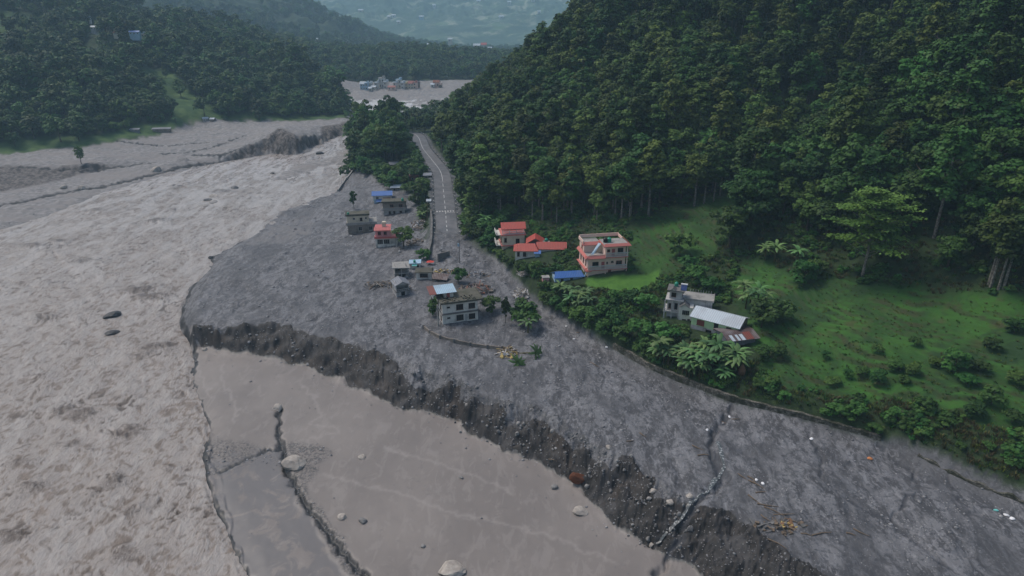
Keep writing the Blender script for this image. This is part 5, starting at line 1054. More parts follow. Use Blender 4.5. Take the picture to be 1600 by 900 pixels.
def rock(px, py, wpx, lab, kind=ROCKS, flat=.6, group=None, name='boulder', yaw=None):
    p = G(px, py); s = wpx * mpp(p) / 2; o = link(name, random.choice(kind)); o.location = (p.x, p.y, p.z + s * flat * .25); o.scale = (s, s * random.uniform(.7, .95), s * flat); o.rotation_euler = (random.uniform(-.2, .2), random.uniform(-.2, .2), random.uniform(0, 6.28) if yaw is None else yaw); tag(o, lab, 'boulder', group); return o
rock(460, 727, 42, 'largest pale boulder lying on the mud flat at the head of the dark channel', ROCKP, .55, yaw=.5); rock(432, 640, 20, 'pale boulder on the mud flat at the upper end of the dark channel', ROCKP, .7); rock(320, 547, 9, 'small pale rock near the top corner of the mud flat', ROCKP, .8)
rock(535, 808, 16, 'pale flat boulder in the mud right of the channel', ROCKP); rock(567, 815, 16, 'grey boulder beside the pale flat one in the mud', ROCKS); rock(565, 715, 16, 'pale stone half sunk in the middle of the mud flat', ROCKP, .4); rock(705, 893, 50, 'pale mud coated boulder at the bottom edge of the mud flat', ROCKP, .4); rock(908, 800, 30, 'low pale boulder sunk in mud under the dark bank', ROCKP, .35); rock(661, 854, 9, 'dark lone stone on the lower mud flat'); rock(721, 747, 9, 'small pale stone on the mud below the bank'); rock(866, 762, 14, 'grey stones at the foot of the bank, left of the red earth')
rock(175, 495, 30, 'dark rounded boulder breaking the river surface, upper of two', ROCKD, .55); rock(174, 521, 25, 'flat dark boulder in the river, lower of two', ROCKD, .3); rock(325, 313, 14, 'flat pale rock in the river, left of its cluster', ROCKS, .4); rock(334, 317, 16, 'larger flat rock in the river cluster', ROCKS, .4); rock(333, 307, 18, 'flat pale rock topmost of the river cluster', ROCKP, .3); rock(366, 295, 16, 'grey rock in the river upstream of the cluster', ROCKS, .5); rock(425, 272, 8, 'small dark rock in the upper river', ROCKD, .6); rock(330, 404, 12, 'dark rock on the river edge of the debris plain', ROCKD, .6); rock(245, 267, 18, 'large pale boulder on the left gravel bank', ROCKP, .8); rock(100, 294, 12, 'pale boulder left on the left gravel bank', ROCKP, .8); rock(128, 295, 13, 'second pale boulder on the left gravel bank', ROCKP, .7); rock(500, 241, 14, 'dark rock on the tip of the gravel bar', ROCKD, .6)
rock(903, 748, 0.01 + 28, 'mound of rust red earth at the foot of the dark bank', [rock_mesh(41, 3, MT['rusoil'])], .7, name='earth_mound')
for px, py, w_, lab in ((1020, 768, 14, 'pale stone near the top of the dark bank, right of the red earth'), (1047, 785, 14, 'pale stone on the dark bank beside the small stream'), (1078, 776, 13, 'pale flat stone where the small stream drops'), (1018, 852, 10, 'pale stone at the mouth of the small stream'), (1062, 858, 9, 'white stone low on the dark bank'), (951, 700, 11, 'pale stone on the upper edge of the bank')):
    rock(px, py, w_, lab, ROCKP, .7)
# boulders sticking out of the cut bank
rgn = random.Random(9); nb = 0
ct, cb = CT, CB
while nb < 230:
    i = rgn.randrange(8, len(cb) - 4); u = rgn.random(); t = rgn.random() ** .8
    def at(Lp, f): k = f * (len(Lp) - 1); a = int(k); a = min(a, len(Lp) - 2); return Vector(Lp[a]).lerp(Vector(Lp[a + 1]), k - a)
    f = (i + u) / (len(cb)); q = at(cb, f)
    dd = [(Vector(c_).xy - q.xy).length for c_ in ct]; c_ = Vector(ct[int(np.argmin(dd))]); p = q.lerp(c_, t)
    x_, y_ = p.x + rgn.uniform(-1.5, 1.5), p.y + rgn.uniform(-1.5, 1.5); a_, b_, d_ = project(x_, y_, 0)
    if not (0 < a_ < 1640 and b_ < 960): continue
    s = rgn.uniform(.12, .34) * (1.8 if rgn.random() < .12 else 1); z_ = float(H(np.array([x_]), np.array([y_]))[0]); o = link('boulder', rgn.choice(ROCKS)); o.location = (x_, y_, z_ + s * .3); o.scale = (s, s * .85, s * .75); o.rotation_euler = (rgn.uniform(0, 6), rgn.uniform(0, 6), rgn.uniform(0, 6)); tag(o, 'grey boulder sticking out of the dark cut bank below the debris plain', 'boulder', 'boulders in the cut bank'); nb += 1
def scatter_rocks(name, X, Y, S, mats, label, sub=1):
    src_ = [rock_mesh(60 + k, sub, mats) for k in range(4)]; VV, FF = [], []; o = 0
    rng = np.random.default_rng(3); Zg = H(X, Y)
    base = [(np.array([v.co[:] for v in m.vertices]), np.array([p.vertices[:] for p in m.polygons])) for m in src_]
    for k in range(len(X)):
        v, f = base[k % 4]; a = rng.uniform(0, 6.28); c_, s_ = math.cos(a), math.sin(a)
        q = v * S[k] * [1, rng.uniform(.6, 1), rng.uniform(.4, .8)]; q = np.stack([q[:, 0] * c_ - q[:, 1] * s_ + X[k], q[:, 0] * s_ + q[:, 1] * c_ + Y[k], q[:, 2] + Zg[k] + S[k] * .1], -1)
        VV.append(q); FF.append(f + o); o += len(v)
    V = np.concatenate(VV); F = np.concatenate(FF); me = bpy.data.meshes.new(name); me.vertices.add(len(V)); me.vertices.foreach_set('co', V.astype(np.float32).ravel()); me.loops.add(F.size); me.loops.foreach_set('vertex_index', F.astype(np.int32).ravel()); me.polygons.add(len(F)); me.polygons.foreach_set('loop_start', np.arange(0, F.size, 3, dtype=np.int32)); me.update(calc_edges=True); me.materials.append(mats); return tag(link(name, me), label, kind='stuff')
stg = NT('pebble'); oc = stg.coord('World'); cc = stg.mix(stg.vor(oc, .9, out='Color'), (.10, .10, .105), (.34, .335, .33)); sp_ = stg.n('ShaderNodeRGBToBW'); stg.l(stg.vor(oc, .9, out='Color'), sp_.inputs[0]); cc = stg.mix(sp_.outputs[0], (.08, .082, .09), (.34, .335, .33)); M_PEB = stg.base(cc, .85)
rng = np.random.default_rng(12); n = 60000
rr = np.exp(rng.uniform(math.log(60), math.log(330), n)); aa = rng.uniform(R(-42), R(42), n); X, Y = rr * np.sin(aa), rr * np.cos(aa)
pk = maskat(m_deb, X, Y) * (.06 + .5 * sstep(.15, .5, fbm(X / 14, Y / 14, 3, 201))) + .75 * maskat(m_cliff, X, Y) + maskat(m_mud, X, Y) * (.008 + .25 * maskat(dark, X, Y) + .35 * maskat(m_peb, X, Y) + .22 * np.exp(-maskat(dB, X, Y) / 2.5)) + maskat(m_gra, X, Y) * (maskat(mr, X, Y) < .05) * (maskat(m_mud, X, Y) < .1) * (maskat(m_deb, X, Y) < .1) * .18
k = rng.random(n) < pk; X, Y = X[k], Y[k]; S = np.clip(rng.lognormal(-1.9, .5, len(X)), .05, .5) * np.clip(np.hypot(X, Y) / 130, .6, 1.6)
scatter_rocks('rubble', X, Y, S, M_PEB, 'loose stones strewn over the grey debris'); print('rubble', len(X))
# ------------------------------------------------------------------ debris heaps, logs and litter
for k, (px, py, rx, ry, hh, n_, mats, lab) in enumerate([(706,470,0,0,0,0,[], ''),(745,452,5,3,2.2,110,['rust','brick','brown','slate'],'heap of rubble and rusty roofing behind the two storey house'),(742,430,5,2.5,1.2,70,['greyroof','wood','gwhite'],'grey heap of broken sheets beside the debris channel'),(600,445,6,2.5,1.0,110,['wood','brown','darkc'],'tangle of driftwood left of the grey hut'),(660,350,4,6,1.4,120,['wood','brown','gwhite'],'brown flood wrack piled below the roadside wall'),(655,380,5,5,1.2,110,['wood','brown','darkc'],'flood wrack behind the round dark tree'),(793,552,2.2,2.8,1.4,120,['yellow','wood','gwhite','brown'],'yellow and brown heap of torn matting by the fallen banana plant'),(1218,823,4,1.6,.5,60,['wood','wood','darkc'],'dark drift of broken sticks near the top of the cut bank'),(822,428,2.6,1.6,1.1,70,['gwhite','concrete','brown'],'pile of pale broken concrete at the debris edge below the red roofs'),(815,460,2.4,3.5,1.1,90,['gwhite','concrete','brown'],'row of pale rubble along the far edge of the debris channel'),(695,425,4,2.2,1.1,80,['wood','yellow','gwhite'],'splintered boards between the white block and the roadside bush'),(1228,822,1.2,.6,.4,30,['yellow','haybr'],'small yellow straw bundle among the dark sticks'),(632,452,3,2,.7,50,['wood','darkc'],'driftwood piled against the grey hut')]):
    if not lab: continue
    p = G(px, py); o = link('debris_heap', rubble_mesh('debris_heap', k, n_, rx, ry, hh, mats, .12, .38, plank=.45)); o.location = p; tag(o, lab, 'debris heap')
rgl = random.Random(4)
for k, (px, py) in enumerate([(1005,680),(985,690),(1130,660),(1150,655),(1182,758),(1190,770),(1200,790),(1178,780),(1210,800),(1225,805),(1240,815),(1195,810),(1330,835),(1345,833),(1090,700),(865,720),(930,570),(1215,850),(1260,835),(1285,835),(905,520),(1100,712),(1160,745),(1175,750)]):
    p = G(px, py); L_ = rgl.uniform(1.2, 3.4); o = link('driftwood', MB().tube([(-L_ / 2, 0, .05), (0, rgl.uniform(-.2, .2), .14), (L_ / 2, rgl.uniform(-.3, .3), .08)], [.11, .09, .04], 6).build('x', 'wood').data); bpy.data.objects.remove([q for q in bpy.data.objects if q.name.startswith('x')][0]); o.location = p; o.rotation_euler = (0, 0, rgl.uniform(-1.2, .2)); tag(o, 'bare driftwood log stranded on the grey debris', 'driftwood', 'driftwood logs on the debris plain')
for px, py, s, m_, lab in ((1268,686,.45,'wcloth','white plastic sheet lying by the small cracks in the debris'),(1359,717,.5,'orange','orange cloth lying on the right debris plain'),(1182,750,.35,'wcloth','small white bag, upper of two near the dark sticks'),(1192,756,.45,'wcloth','white bag, lower of two near the dark sticks'),(1556,798,.4,'teal','pale teal bag, leftmost of three by the right channel'),(1572,806,.5,'wcloth','white sack between the teal bag and the last sack'),(1582,811,.5,'wcloth','white sack, last of three by the right channel'),(1105,672,.4,'wcloth','white scrap in the small stream bed'),(1140,652,.4,'wcloth','thin white strip by the foot of the stone wall'),(948,543,.5,'wcloth','white bag at the left end of the stone wall'),(885,510,.4,'wcloth','white scrap at the debris edge under the bushes'),(1077,777,.5,'wcloth','white rag caught above the small waterfall'),(801,501,.5,'wcloth','white box among the bushes right of the two storey house'),(897,530,.35,'wcloth','small white scrap on the debris near the bank')):
    p = G(px, py); o = link('litter_bag', rock_mesh(hash(lab) % 97, 2, MT[m_])); o.location = (p.x, p.y, p.z + s * .2); o.scale = (s, s * .7, s * .45); o.rotation_euler = (0, 0, random.uniform(0, 3)); tag(o, lab, 'litter')
# the small waterfall
pts = [G(*q) for q in ((1122,690),(1132,730),(1108,765),(1078,785),(1070,800),(1058,815),(1040,832),(1025,850))]
V, F = [], []
wfr = random.Random(2)
L_ = [Vector(p) for p in resamp([tuple(p) for p in pts], .5)]
for i, p in enumerate(L_):
    t = L_[min(i + 1, len(L_) - 1)] - L_[max(0, i - 1)]; n_ = Vector((t.y, -t.x, 0)).normalized(); g_ = float(H(np.array([p.x]), np.array([p.y]))[0]); wd = .30 + .10 * math.sin(i * .37) + wfr.uniform(-.06, .06)
    for o_ in (-wd, 0, wd): V.append((p.x + n_.x * o_ + wfr.uniform(-.05, .05), p.y + n_.y * o_, g_ + (.09 if o_ == 0 else .03) + wfr.uniform(0, .06)))
for i in range(len(L_) - 1):
    for j in (0, 1): F.append((i * 3 + j, i * 3 + j + 1, i * 3 + j + 4, i * 3 + j + 3))
wg = NT('small_stream_water'); wg.base(wg.mix(wg.noise(wg.coord('World'), 3, 5, .6, .5, .66), (.07, .08, .082), (.42, .44, .44)), .3)
tag(link('stream', poly_mesh('stream', V, F, wg.m, None, True)), kind='structure', label='thin white stream running off the debris plain')
# ------------------------------------------------------------------ bananas and garden plants
def banana_mesh(seed, n=9, h=2.2, L=2.6, wdt=.32, droop=1.0):
    rng = random.Random(seed); V, F, lv = [], [], []
    for k in range(n):
        a = 6.28 * k / n + rng.uniform(-.3, .3); el = rng.uniform(.45, 1.25); Lk = L * rng.uniform(.75, 1.15); pts = []; p = Vector((0, 0, h)); d = Vector((math.cos(a) * math.cos(el), math.sin(a) * math.cos(el), math.sin(el)))
        for i in range(7): pts.append(p.copy()); p += d * Lk / 6; d = (d + Vector((math.cos(a) * .08, math.sin(a) * .08, -.30 * droop))).normalized()
        sd = Vector((-math.sin(a), math.cos(a), 0)); o = len(V); v_ = rng.random()
        for i, q in enumerate(pts):
            w_ = wdt * math.sin(math.pi * min(.97, (i + .6) / 6.8)) ** .7 * rng.uniform(.8, 1.1)
            V += [q + sd * w_ - Vector((0, 0, w_ * .35)), q, q - sd * w_ - Vector((0, 0, w_ * .35))]; lv += [v_, v_ * .7 + .3, v_]
        for i in range(6):
            for j in (0, 1): F.append((o + i * 3 + j, o + i * 3 + j + 1, o + i * 3 + j + 4, o + i * 3 + j + 3))
    me = poly_mesh('banana_leaves', V, F, M_BAN, None, True); add_attr(me, 'leaf', np.array([[v, v, v, 1] for v in lv])); return me
def stem_mesh(h):
    v, f = tube_np([(0, 0, -.8), (0, 0, h * .5), (.05, 0, h + .1)], [.17, .13, .07], 7); return poly_mesh('banana_stem', v, f, M_DRY)
for k in range(4): TREES['banana%d' % k] = (banana_mesh(80 + k, 12 + k % 3, 2.0 + .4 * k, 2.5), stem_mesh(2.0 + .4 * k))
def banana(px, py, s, lab, group=None, **kw): return make_tree('banana%d' % random.randrange(4), G(px, py), s, None, 'banana_plant', lab, 'banana plant', group, crown='leaves', trunk='stem', **kw)
rb = random.Random(17)
for k in range(34):
    t = rb.random(); px = 1022 + 135 * t; py = rb.uniform(552, 572) + 28 * t + rb.uniform(-14, 12)
    banana(px, py, rb.uniform(.9, 1.35), 'tall drooping banana plant in the dense clump above the stone wall', 'banana plants above the stone wall')
for px, py in ((885,470),(897,468),(905,475),(915,470),(890,482),(902,486),(875,465),(920,482)): banana(px, py, rb.uniform(.8, 1.2), 'banana plant in the grove between the blue roofed shed and the debris', 'banana plants by the blue roofed shed')
for px, py in ((1160,470),(1172,474),(1184,472),(1195,478),(1178,482),(1165,482)): banana(px, py, rb.uniform(.9, 1.3), 'pale green banana plant behind the white metal roof', 'banana plants behind the green house')
for px, py in ((735,338),(742,345),(730,328),(750,350),(728,315),(758,356)): banana(px, py, rb.uniform(1.0, 1.4), 'banana plant on the slope right of the road', 'banana plants right of the road')
for px, py, lab in ((825,520,'upright banana plant at the corner of the yard wall'),(660,345,'banana plant left of the road crossing'),(1195,405,'banana plant at the foot of the forest behind the terraces'),(1210,408,'second banana plant at the foot of the forest behind the terraces'),(1245,412,'banana plant nearest the trees at the right terraces'),(275,193,'pale banana clump beside the house on the left bank')): banana(px, py, 1.25, lab)
fb = banana(815, 552, 1.1, 'fallen banana plant lying on the debris beside the yellow heap'); fb.rotation_euler = (R(72), 0, R(60)); fb2 = banana(805, 560, .95, 'second fallen banana plant with torn leaves on the debris'); fb2.rotation_euler = (R(78), 0, R(10))
# ------------------------------------------------------------------ bushes and single trees placed one by one
def bush(px, py, wpx, lab, kind=None, group=None, name='bush', cat='bush', sz=1.0):
    p = G(px, py); k = kind or 'bush%d' % rb.randrange(3); r0 = {'b': 1.75}.get(k[0], 1.75) if k.startswith('bush') else 4.3
    return make_tree(k, p, wpx * mpp(p) / 2 / r0, None, name, lab, cat, group, sz)
bush(631, 385, 34, 'round dark tree beside the pink house in the debris', 'broad0', None, 'tree', 'tree', .85); bush(717, 443, 27, 'pointed green bush standing in the debris near the road end', None, sz=1.25); bush(768, 487, 33, 'rounded green bush right of the two storey house'); bush(679, 492, 26, 'dark green bush against the left wall of the two storey house', sz=1.3); bush(662, 405, 22, 'green bush behind the red and white canopy'); bush(805, 497, 26, 'left bush of the clump near the yard wall', sz=1.2); bush(824, 508, 44, 'largest dark bush of the clump near the yard wall', sz=1.0); bush(818, 490, 30, 'rear bush of the clump near the yard wall')
bush(668, 405, 14, 'low bush by the broken wall at the road end'); bush(790, 505, 14, 'slim young tree standing alone in front of the yard', 'broad1', None, 'tree', 'tree', 2.6); bush(553, 327, 11, 'lone slim tree standing in debris near the river', 'broad2', None, 'tree', 'tree', 2.2); bush(127, 256, 16, 'lone thin tree at the edge of the left gravel bank', 'far0', None, 'tree', 'tree', 1.5)
for px, py, w_, lab in ((1062,400,44,'round dark tree in the grassy valley behind the lawn'),(1010,487,36,'dark bush on the left of the weathered house'),(985,478,30,'dark bush at the right end of the lawn'),(1000,525,40,'green bush below the weathered house'),(975,532,36,'green bush left of the banana clump'),(1040,530,36,'bush between the weathered house and the banana clump'),(1190,512,56,'large dark shrub behind the rusty shed'),(1215,505,46,'dark shrub on the right of the large one behind the rusty shed'),(1195,562,30,'bright green bush right of the rusty shed'),(1215,560,26,'small green bush beside the bright one by the rusty shed'),(930,500,34,'light green bush on the bank left of the lower lawn'),(1090,445,40,'dense bush behind the weathered house'),(1075,425,34,'tall leafy bush above the weathered house'),(1110,455,36,'bush right behind the white metal roof'),(1255,445,44,'dark bush at the upper edge of the terraces'),(1275,432,34,'dark bush under the trees at the upper edge of the terraces')):
    bush(px, py, w_, lab, sz=random.uniform(.85, 1.2))
for px, py, w_ in ((1300,600,34),(1325,590,30),(1345,585,34),(1370,600,36),(1395,575,44),(1410,600,34),(1425,585,30),(1460,570,34),(1490,580,50),(1510,600,44),(1530,580,36),(1310,645,44),(1335,650,36),(1365,675,30),(1400,650,34),(1445,640,38),(1480,660,34),(1520,650,40),(1550,630,44),(1580,660,44),(1590,600,40),(1205,600,30),(1185,605,26),(1225,625,28),(1500,700,30),(1545,700,34),(1580,710,30),(1250,610,24),(1370,550,26),(1550,545,44),(1585,520,40),(1430,540,26),(1290,560,20)):
    L_ = '%s leafy shrub %s %s' % ('small' if w_ < 32 else 'large' if w_ > 42 else 'middling', 'on the upper terraces' if py < 572 else 'halfway down the terraces' if py < 615 else 'just above the wall', 'near the rusty shed' if px < 1280 else 'in the middle of the field' if px < 1430 else 'towards the right border')
    bush(px, py, w_ * rb.uniform(.55, .9), L_, None, 'shrubs: ' + L_, 'shrub', 'shrub', rb.uniform(.6, 1.1))
for px, py, w_ in ((850,470,24),(862,478,26),(875,485,28),(890,495,28),(905,505,30),(925,515,28),(945,525,30),(958,520,30),(870,462,24),(852,458,22),(883,460,20),(940,485,26),(955,495,30),(960,470,26),(780,405,24),(765,385,26),(795,415,24),(812,422,18),(838,430,22),(850,428,20),(822,428,20),(893,462,20),(748,372,26),(735,358,24),(755,365,22),(770,372,22),(1010,545,26),(1140,600,20)):
    L_ = '%s green bush %s' % ('smaller' if w_ < 24 else 'larger' if w_ > 26 else 'medium', 'at the foot of the slope beside the road end' if px < 775 else 'on the bank below the red roofs' if px < 842 else 'around the blue roofed shed' if py < 466 else 'on the bank left of the banana grove' if px < 892 else 'on the bank between banana grove and stone wall' if px < 975 else 'on top of the stone wall')
    bush(px, py, w_ * rb.uniform(.8, 1.1), L_, None, 'bushes: ' + L_, 'bush', 'bush', rb.uniform(.8, 1.3))
# bushy slope right of the road and tree clump on its left
x, y = jitter(-60, 40, 210, 480, 3.6, 21)
q = inpoly(x, y, [P(722,372,3)[:2], P(760,380,5)[:2], P(800,360,7)[:2], P(800,330,9)[:2], P(740,250,10)[:2], P(690,215,9)[:2], P(668,214,7)[:2], P(697,243,6.5)[:2], P(712,275,6)[:2], P(717,310,5)[:2]]) & (np.array([True] * len(x)))
x, y = x[q], y[q]; z = H(x, y); rdd, _, _ = seg_dist(x, y, [tuple(p) for p in ROAD]); q = rdd > 6.2; x, y, z = x[q], y[q], z[q]
for a, b, c_ in zip(x, y, z):
    u, v, _ = project(a, b, c_); rdist = float(seg_dist(np.array([a]), np.array([b]), [tuple(p) for p in ROAD])[0][0]); s_ = rb.uniform(.9, 1.7)
    L_ = '%s leafy bush %s %s' % ('small' if s_ < 1.15 else 'big' if s_ > 1.45 else 'medium', 'at the right edge of the road' if rdist < 11 else 'on the slope right of the road' if rdist < 20 else 'high on the slope right of the road', 'near the road bend' if v < 265 else 'above the crossing' if v < 320 else 'level with the crossing' if v < 350 else 'near the road end')
    make_tree('bush%d' % rb.randrange(3), (a, b, c_), s_, None, 'hillside_bush', L_, 'bush', 'bushes: ' + L_)
print('slope bushes', len(x))
CL = [P(541,262,-1)[:2], P(553,240,1)[:2], P(548,222,2)[:2], P(580,204,4)[:2], P(640,202,5.5)[:2], P(642,214,5.5)[:2], P(650,238,5)[:2], P(668,262,4)[:2], P(676,285,3)[:2], P(674,320,2)[:2], P(668,345,1.5)[:2], P(656,330,1.4)[:2], P(645,306,1.6)[:2], P(600,289,1.2)[:2], P(585,276,1)[:2], P(560,268,.5)[:2]]
x, y = jitter(-120, 0, 200, 480, 4.6, 23); q = inpoly(x, y, CL); x, y = x[q], y[q]; z = H(x, y); rdd, _, _ = seg_dist(x, y, [tuple(p) for p in ROAD]); q = rdd > 6.5; x, y, z = x[q], y[q], z[q]
nt_ = 0
for a, b, c_ in zip(x, y, z):
    pa, pb, _ = project(a, b, c_); huts = [(608,262),(611,298),(646,303),(640,282),(662,279),(667,318),(583,318)]
    if any(abs(pa - u - 6) < 13 and -3 < pb - v < 14 for u, v in huts): continue
    if pb < 255 and (pa < 632):
        sz_ = 'tall' if 556 < pa < 622 else 'lower'
        L_ = '%s dark tree %s, %s' % (sz_, 'on the river side of the riverside clump' if pa < 560 else 'in the middle of the riverside clump' if pa < 600 else 'on the road side of the riverside clump', 'far end' if pb < 215 else 'halfway back' if pb < 235 else 'near end')
        make_tree(rb.choice(['broad0', 'broad1', 'broad2']), (a, b, c_ - .3), rb.uniform(.62, 1.02) * (1.55 if 556 < pa < 622 else 1.15 if pa < 556 else .55), None, 'riverside_tree', L_, 'tree', 'riverside clump: ' + L_, rb.uniform(.8, 1.45)); nt_ += 1
    else:
        make_tree(rb.choice(['bush0', 'bush1', 'bush2', 'bush1']), (a, b, c_ - .2), rb.uniform(1.3, 2.3), None, 'roadside_bush', 'leafy bush in the thicket left of the road', 'bush', 'bushes in the thicket left of the road', rb.uniform(.8, 1.2))
print('clump', len(x), nt_)
for px, py, s_, lab in ((645,207,.75,'small tree just left of the road bend'),(655,206,.7,'second small tree behind the road bend'),(664,207,.95,'taller tree behind the road bend against the far river'),(676,206,.8,'thin tree at the right end of the row behind the road bend')):
    make_tree('broad%d' % rb.randrange(3), P(px, py, 5.5), s_, None, 'riverside_tree', lab, 'tree', None, 1.1)
# ---- spreading bright tree in front of the right forest
p = G(1347, 432); S_ = mpp(p); o = empty('spreading_tree', p, 0, 'tall bright green tree with tiered spreading branches in front of the dark right forest', 'tree')
rng = np.random.default_rng(5); Cs, Ns, Lv = [], [], []; Tm = MB(); hgt = 135 * S_ * 1.05
Tm.tube([(0, 0, -1), (.2, 0, hgt * .3), (-.3, .2, hgt * .65), (.2, 0, hgt * .95)], [.34, .27, .17, .06], 8)
for k in range(26):
    zf = .34 + .62 * k / 25; a = k * 2.4; rad = (52 if zf < .72 else 52 * (1 - (zf - .72) * 2.3)) * S_ * rng.uniform(.55, 1.05); z1 = hgt * zf
    tip = Vector((math.cos(a) * rad, math.sin(a) * rad, z1 + rng.uniform(0, 1)))
    Tm.tube([(0, 0, z1 - rad * .35), (tip.x * .5, tip.y * .5, z1 - rad * .08), tuple(tip)], [.11, .07, .02], 4)
    for j in range(4):
        c_ = np.array(tip) * [.35 + .22 * j, .35 + .22 * j, 1] + rng.normal(size=3) * [.4, .4, .1]; m_ = 75; d = rng.normal(size=(m_, 3)) * [1.05, 1.05, .17]
        Cs.append(c_ + d); Ns.append(np.tile([0, 0, 1.0], (m_, 1)) + rng.normal(size=(m_, 3)) * .35); Lv.append(np.full(m_, rng.uniform(0, 1)))
link('crown', quads_mesh('spreading_crown', leaves_np(np.concatenate(Cs), np.concatenate(Ns), .24, rng), M_BRIGHT, np.concatenate(Lv)), o); Tm.build('trunk', M_BARK, o)
# pale bare trunks at the forest edge
for k, (px, py) in enumerate([(1548,448),(1560,452),(1568,450),(1545,444),(1115,315),(1125,305),(1160,296),(1100,318),(1085,322),(1150,300),(1172,292)]):
    make_tree('sal%d' % (k % 4), G(px, py), random.uniform(.95, 1.15), None, 'pale_trunk_tree', 'tall pale trunked tree at the open edge of the right forest', 'tree', 'pale trunked trees at the forest edge')
# haystack
h = House(1155, 588, 0, 'haystack', 'conical reddish brown haystack below the rusty shed', 'haystack'); h.part('stack', 'haybr', lambda m: (m.cyl(5, 5, -4, 9, 5.2, 12, 5.6), m.cyl(5, 5, 9, 20, 5.8, 12, .5))); h.part('pole', 'wood', lambda m: m.tube([(5, 5, 18), (5, 5, 25)], .4))
# ------------------------------------------------------------------ grass and weeds as one object each
def tuft_mesh(seed, n=14, h=.5, r=.35, mat=None, wdt=.04):
    rng = random.Random(seed); V, F = [], []
    for k in range(n):
        a = rng.uniform(0, 6.28); q = rng.uniform(0, r); x_, y_ = q * math.cos(a), q * math.sin(a); hh = h * rng.uniform(.5, 1.1); b = rng.uniform(0, 6.28); lx, ly = math.cos(a) * hh * .4, math.sin(a) * hh * .4; ux, uy = math.cos(b) * wdt, math.sin(b) * wdt; o = len(V)
        V += [(x_ - ux, y_ - uy, 0), (x_ + ux, y_ + uy, 0), (x_ + lx * .4 + ux, y_ + ly * .4 + uy, hh * .6), (x_ + lx * .4 - ux, y_ + ly * .4 - uy, hh * .6), (x_ + lx, y_ + ly, hh)]; F += [(o, o + 1, o + 2, o + 3), (o + 3, o + 2, o + 4)]
    me = poly_mesh('tuft', V, F, mat); rv = np.repeat(np.random.default_rng(seed).random(n), 5); add_attr(me, 'leaf', np.stack([rv, rv, rv, np.ones_like(rv)], -1)); return me
TREES['tuft0'] = (tuft_mesh(1, 16, .5, .5, M_BRIGHT, .05),); TREES['tuft1'] = (tuft_mesh(2, 16, .6, .5, M_BUSH, .06),); TREES['tuft2'] = (tuft_mesh(3, 14, .65, .4, M_DRY, .05),)
TREES['weed0'] = (crown_mesh('weed', 91, .9, .8, .0, 6, 30, .13, M_BUSH, .42),); TREES['weed1'] = (crown_mesh('weed', 92, 1.1, .7, .0, 7, 30, .15, M_BROAD, .45),)
n = 52000; rng = np.random.default_rng(31); rr = np.exp(rng.uniform(math.log(85), math.log(330), n)); aa = rng.uniform(R(-14), R(44), n); X, Y = rr * np.sin(aa), rr * np.cos(aa)
bd, bz, bl = seg_dist(X, Y, BASE); green = (maskat(m_deb, X, Y) < .15) & (maskat(m_shoulder, X, Y) < .1) & (maskat(m_lawn, X, Y) < .3) & (maskat(m_gra, X, Y) < .1) & (maskat(m_mud, X, Y) < .05) & (maskat(m_cliff, X, Y) < .05) & (bd > 1.2)
for cx_, cy_, wx_, wy_ in ((822,404,44,9),(803,392,24,9),(888,438,28,7),(945,430,36,8),(1062,497,32,14),(1118,512,46,18),(1155,548,34,14)):
    a_, b_, _ = project(X, Y, H(X, Y)); green &= ~((np.abs(a_ - cx_) < wx_) & (b_ > cy_ - wy_ * 2) & (b_ < cy_ + wy_))
X, Y = X[green], Y[green]; T_ = maskat(m_ter, X, Y) + maskat(m_val, X, Y); bk = maskat(tbank, X, Y)
pw = np.where(T_ > .4, .2 + .6 * bk, .8); k = (rng.random(len(X)) < pw); X, Y, T_, bk = X[k], Y[k], T_[k], bk[k]
wild = fbm(X / 9, Y / 9, 3, 301); var = np.where(T_ > .4, np.where(rng.random(len(X)) < .72, 0, np.where(rng.random(len(X)) < .5, 1, 2)), np.where((X > 55) & (rng.random(len(X)) < .45), 2, np.where(wild > .05, rng.integers(3, 5, len(X)), rng.integers(0, 3, len(X)))))
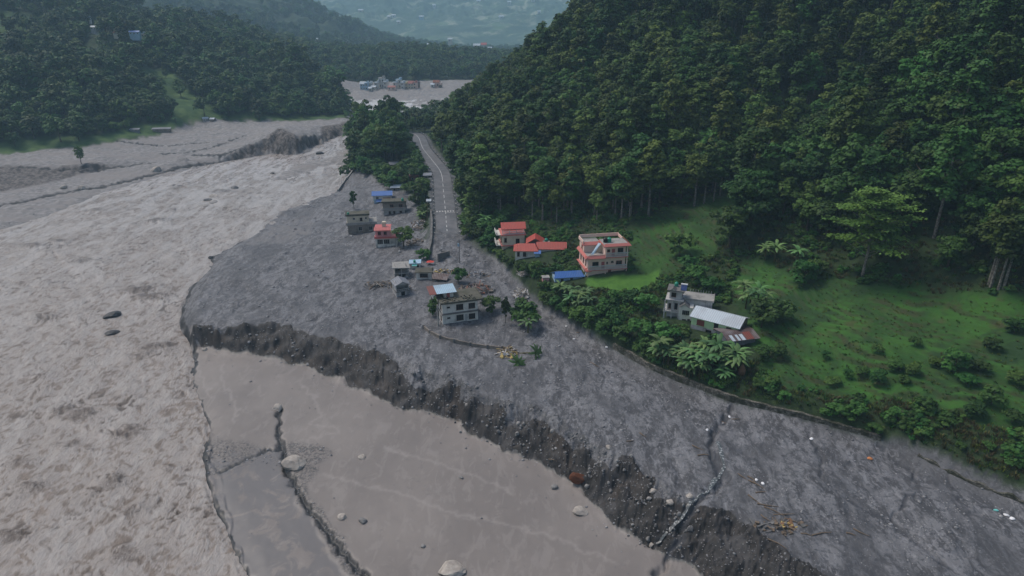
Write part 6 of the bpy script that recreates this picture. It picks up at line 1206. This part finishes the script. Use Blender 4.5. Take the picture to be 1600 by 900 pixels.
scatter_object('undergrowth', X, Y, H(X, Y), var, rng.uniform(.5, 1.3, len(X)) * np.where(T_ > .4, .55, 1.1), [src(k) for k in ('tuft0', 'tuft1', 'tuft2', 'weed0', 'weed1')], 'grass and weeds covering the green fields and slopes'); print('undergrowth', len(X))
# bushes of the left bank edge and hill foot, one mass
n = 5200; rr = rng.uniform(330, 620, n); aa = rng.uniform(R(-44), R(-12), n); X, Y = rr * np.sin(aa), rr * np.cos(aa); k = (maskat(m_gra, X, Y) < .2) & (H(X, Y) < 60) & (maskat(m_lcl, X, Y) < rng.uniform(0, .9, n)); X, Y = X[k], Y[k]; a_, b_, _ = project(X, Y, H(X, Y)); k = np.ones(len(X), bool)
for u_, v_, w_ in ((320,191,9),(332,191,8),(250,206,17),(208,207,10)): k &= ~((np.abs(a_ - u_) < w_) & (b_ > v_ - 4) & (b_ < v_ + 14))
X, Y = X[k], Y[k]
scatter_object('scrub', X, Y, H(X, Y), rng.integers(0, 3, len(X)), rng.uniform(1.0, 2.1, len(X)), [src('bush%d' % k) for k in range(3)], 'green scrub along the foot of the hill across the river')
# ------------------------------------------------------------------ haze
def build_haze():
    X, Y0, Y1, z0, z1 = 6800, -40, 6800, float(Z.min()) - 2, float(Z.max()) + 20
    V = [(x, y, z) for z in (z0, z1) for x, y in ((-X, Y0), (X, Y0), (X, Y1), (-X, Y1))]
    F = [(0, 3, 2, 1), (4, 5, 6, 7), (0, 1, 5, 4), (1, 2, 6, 5), (2, 3, 7, 6), (3, 0, 4, 7)]
    m = bpy.data.materials.new('haze_air'); m.use_nodes = True; t = m.node_tree; t.nodes.clear()
    v = t.nodes.new('ShaderNodeVolumePrincipled'); o = t.nodes.new('ShaderNodeOutputMaterial')
    v.inputs['Color'].default_value = HAZE_COL + (1,); v.inputs['Density'].default_value = HAZE; v.inputs['Anisotropy'].default_value = 0.0
    t.links.new(v.outputs[0], o.inputs['Volume'])
    h = link('haze', poly_mesh('haze', V, F, m)); tag(h, kind='stuff', label='pale blue valley haze')
HAZE, HAZE_COL = .00023, (.52, .80, 1.0)
build_haze()
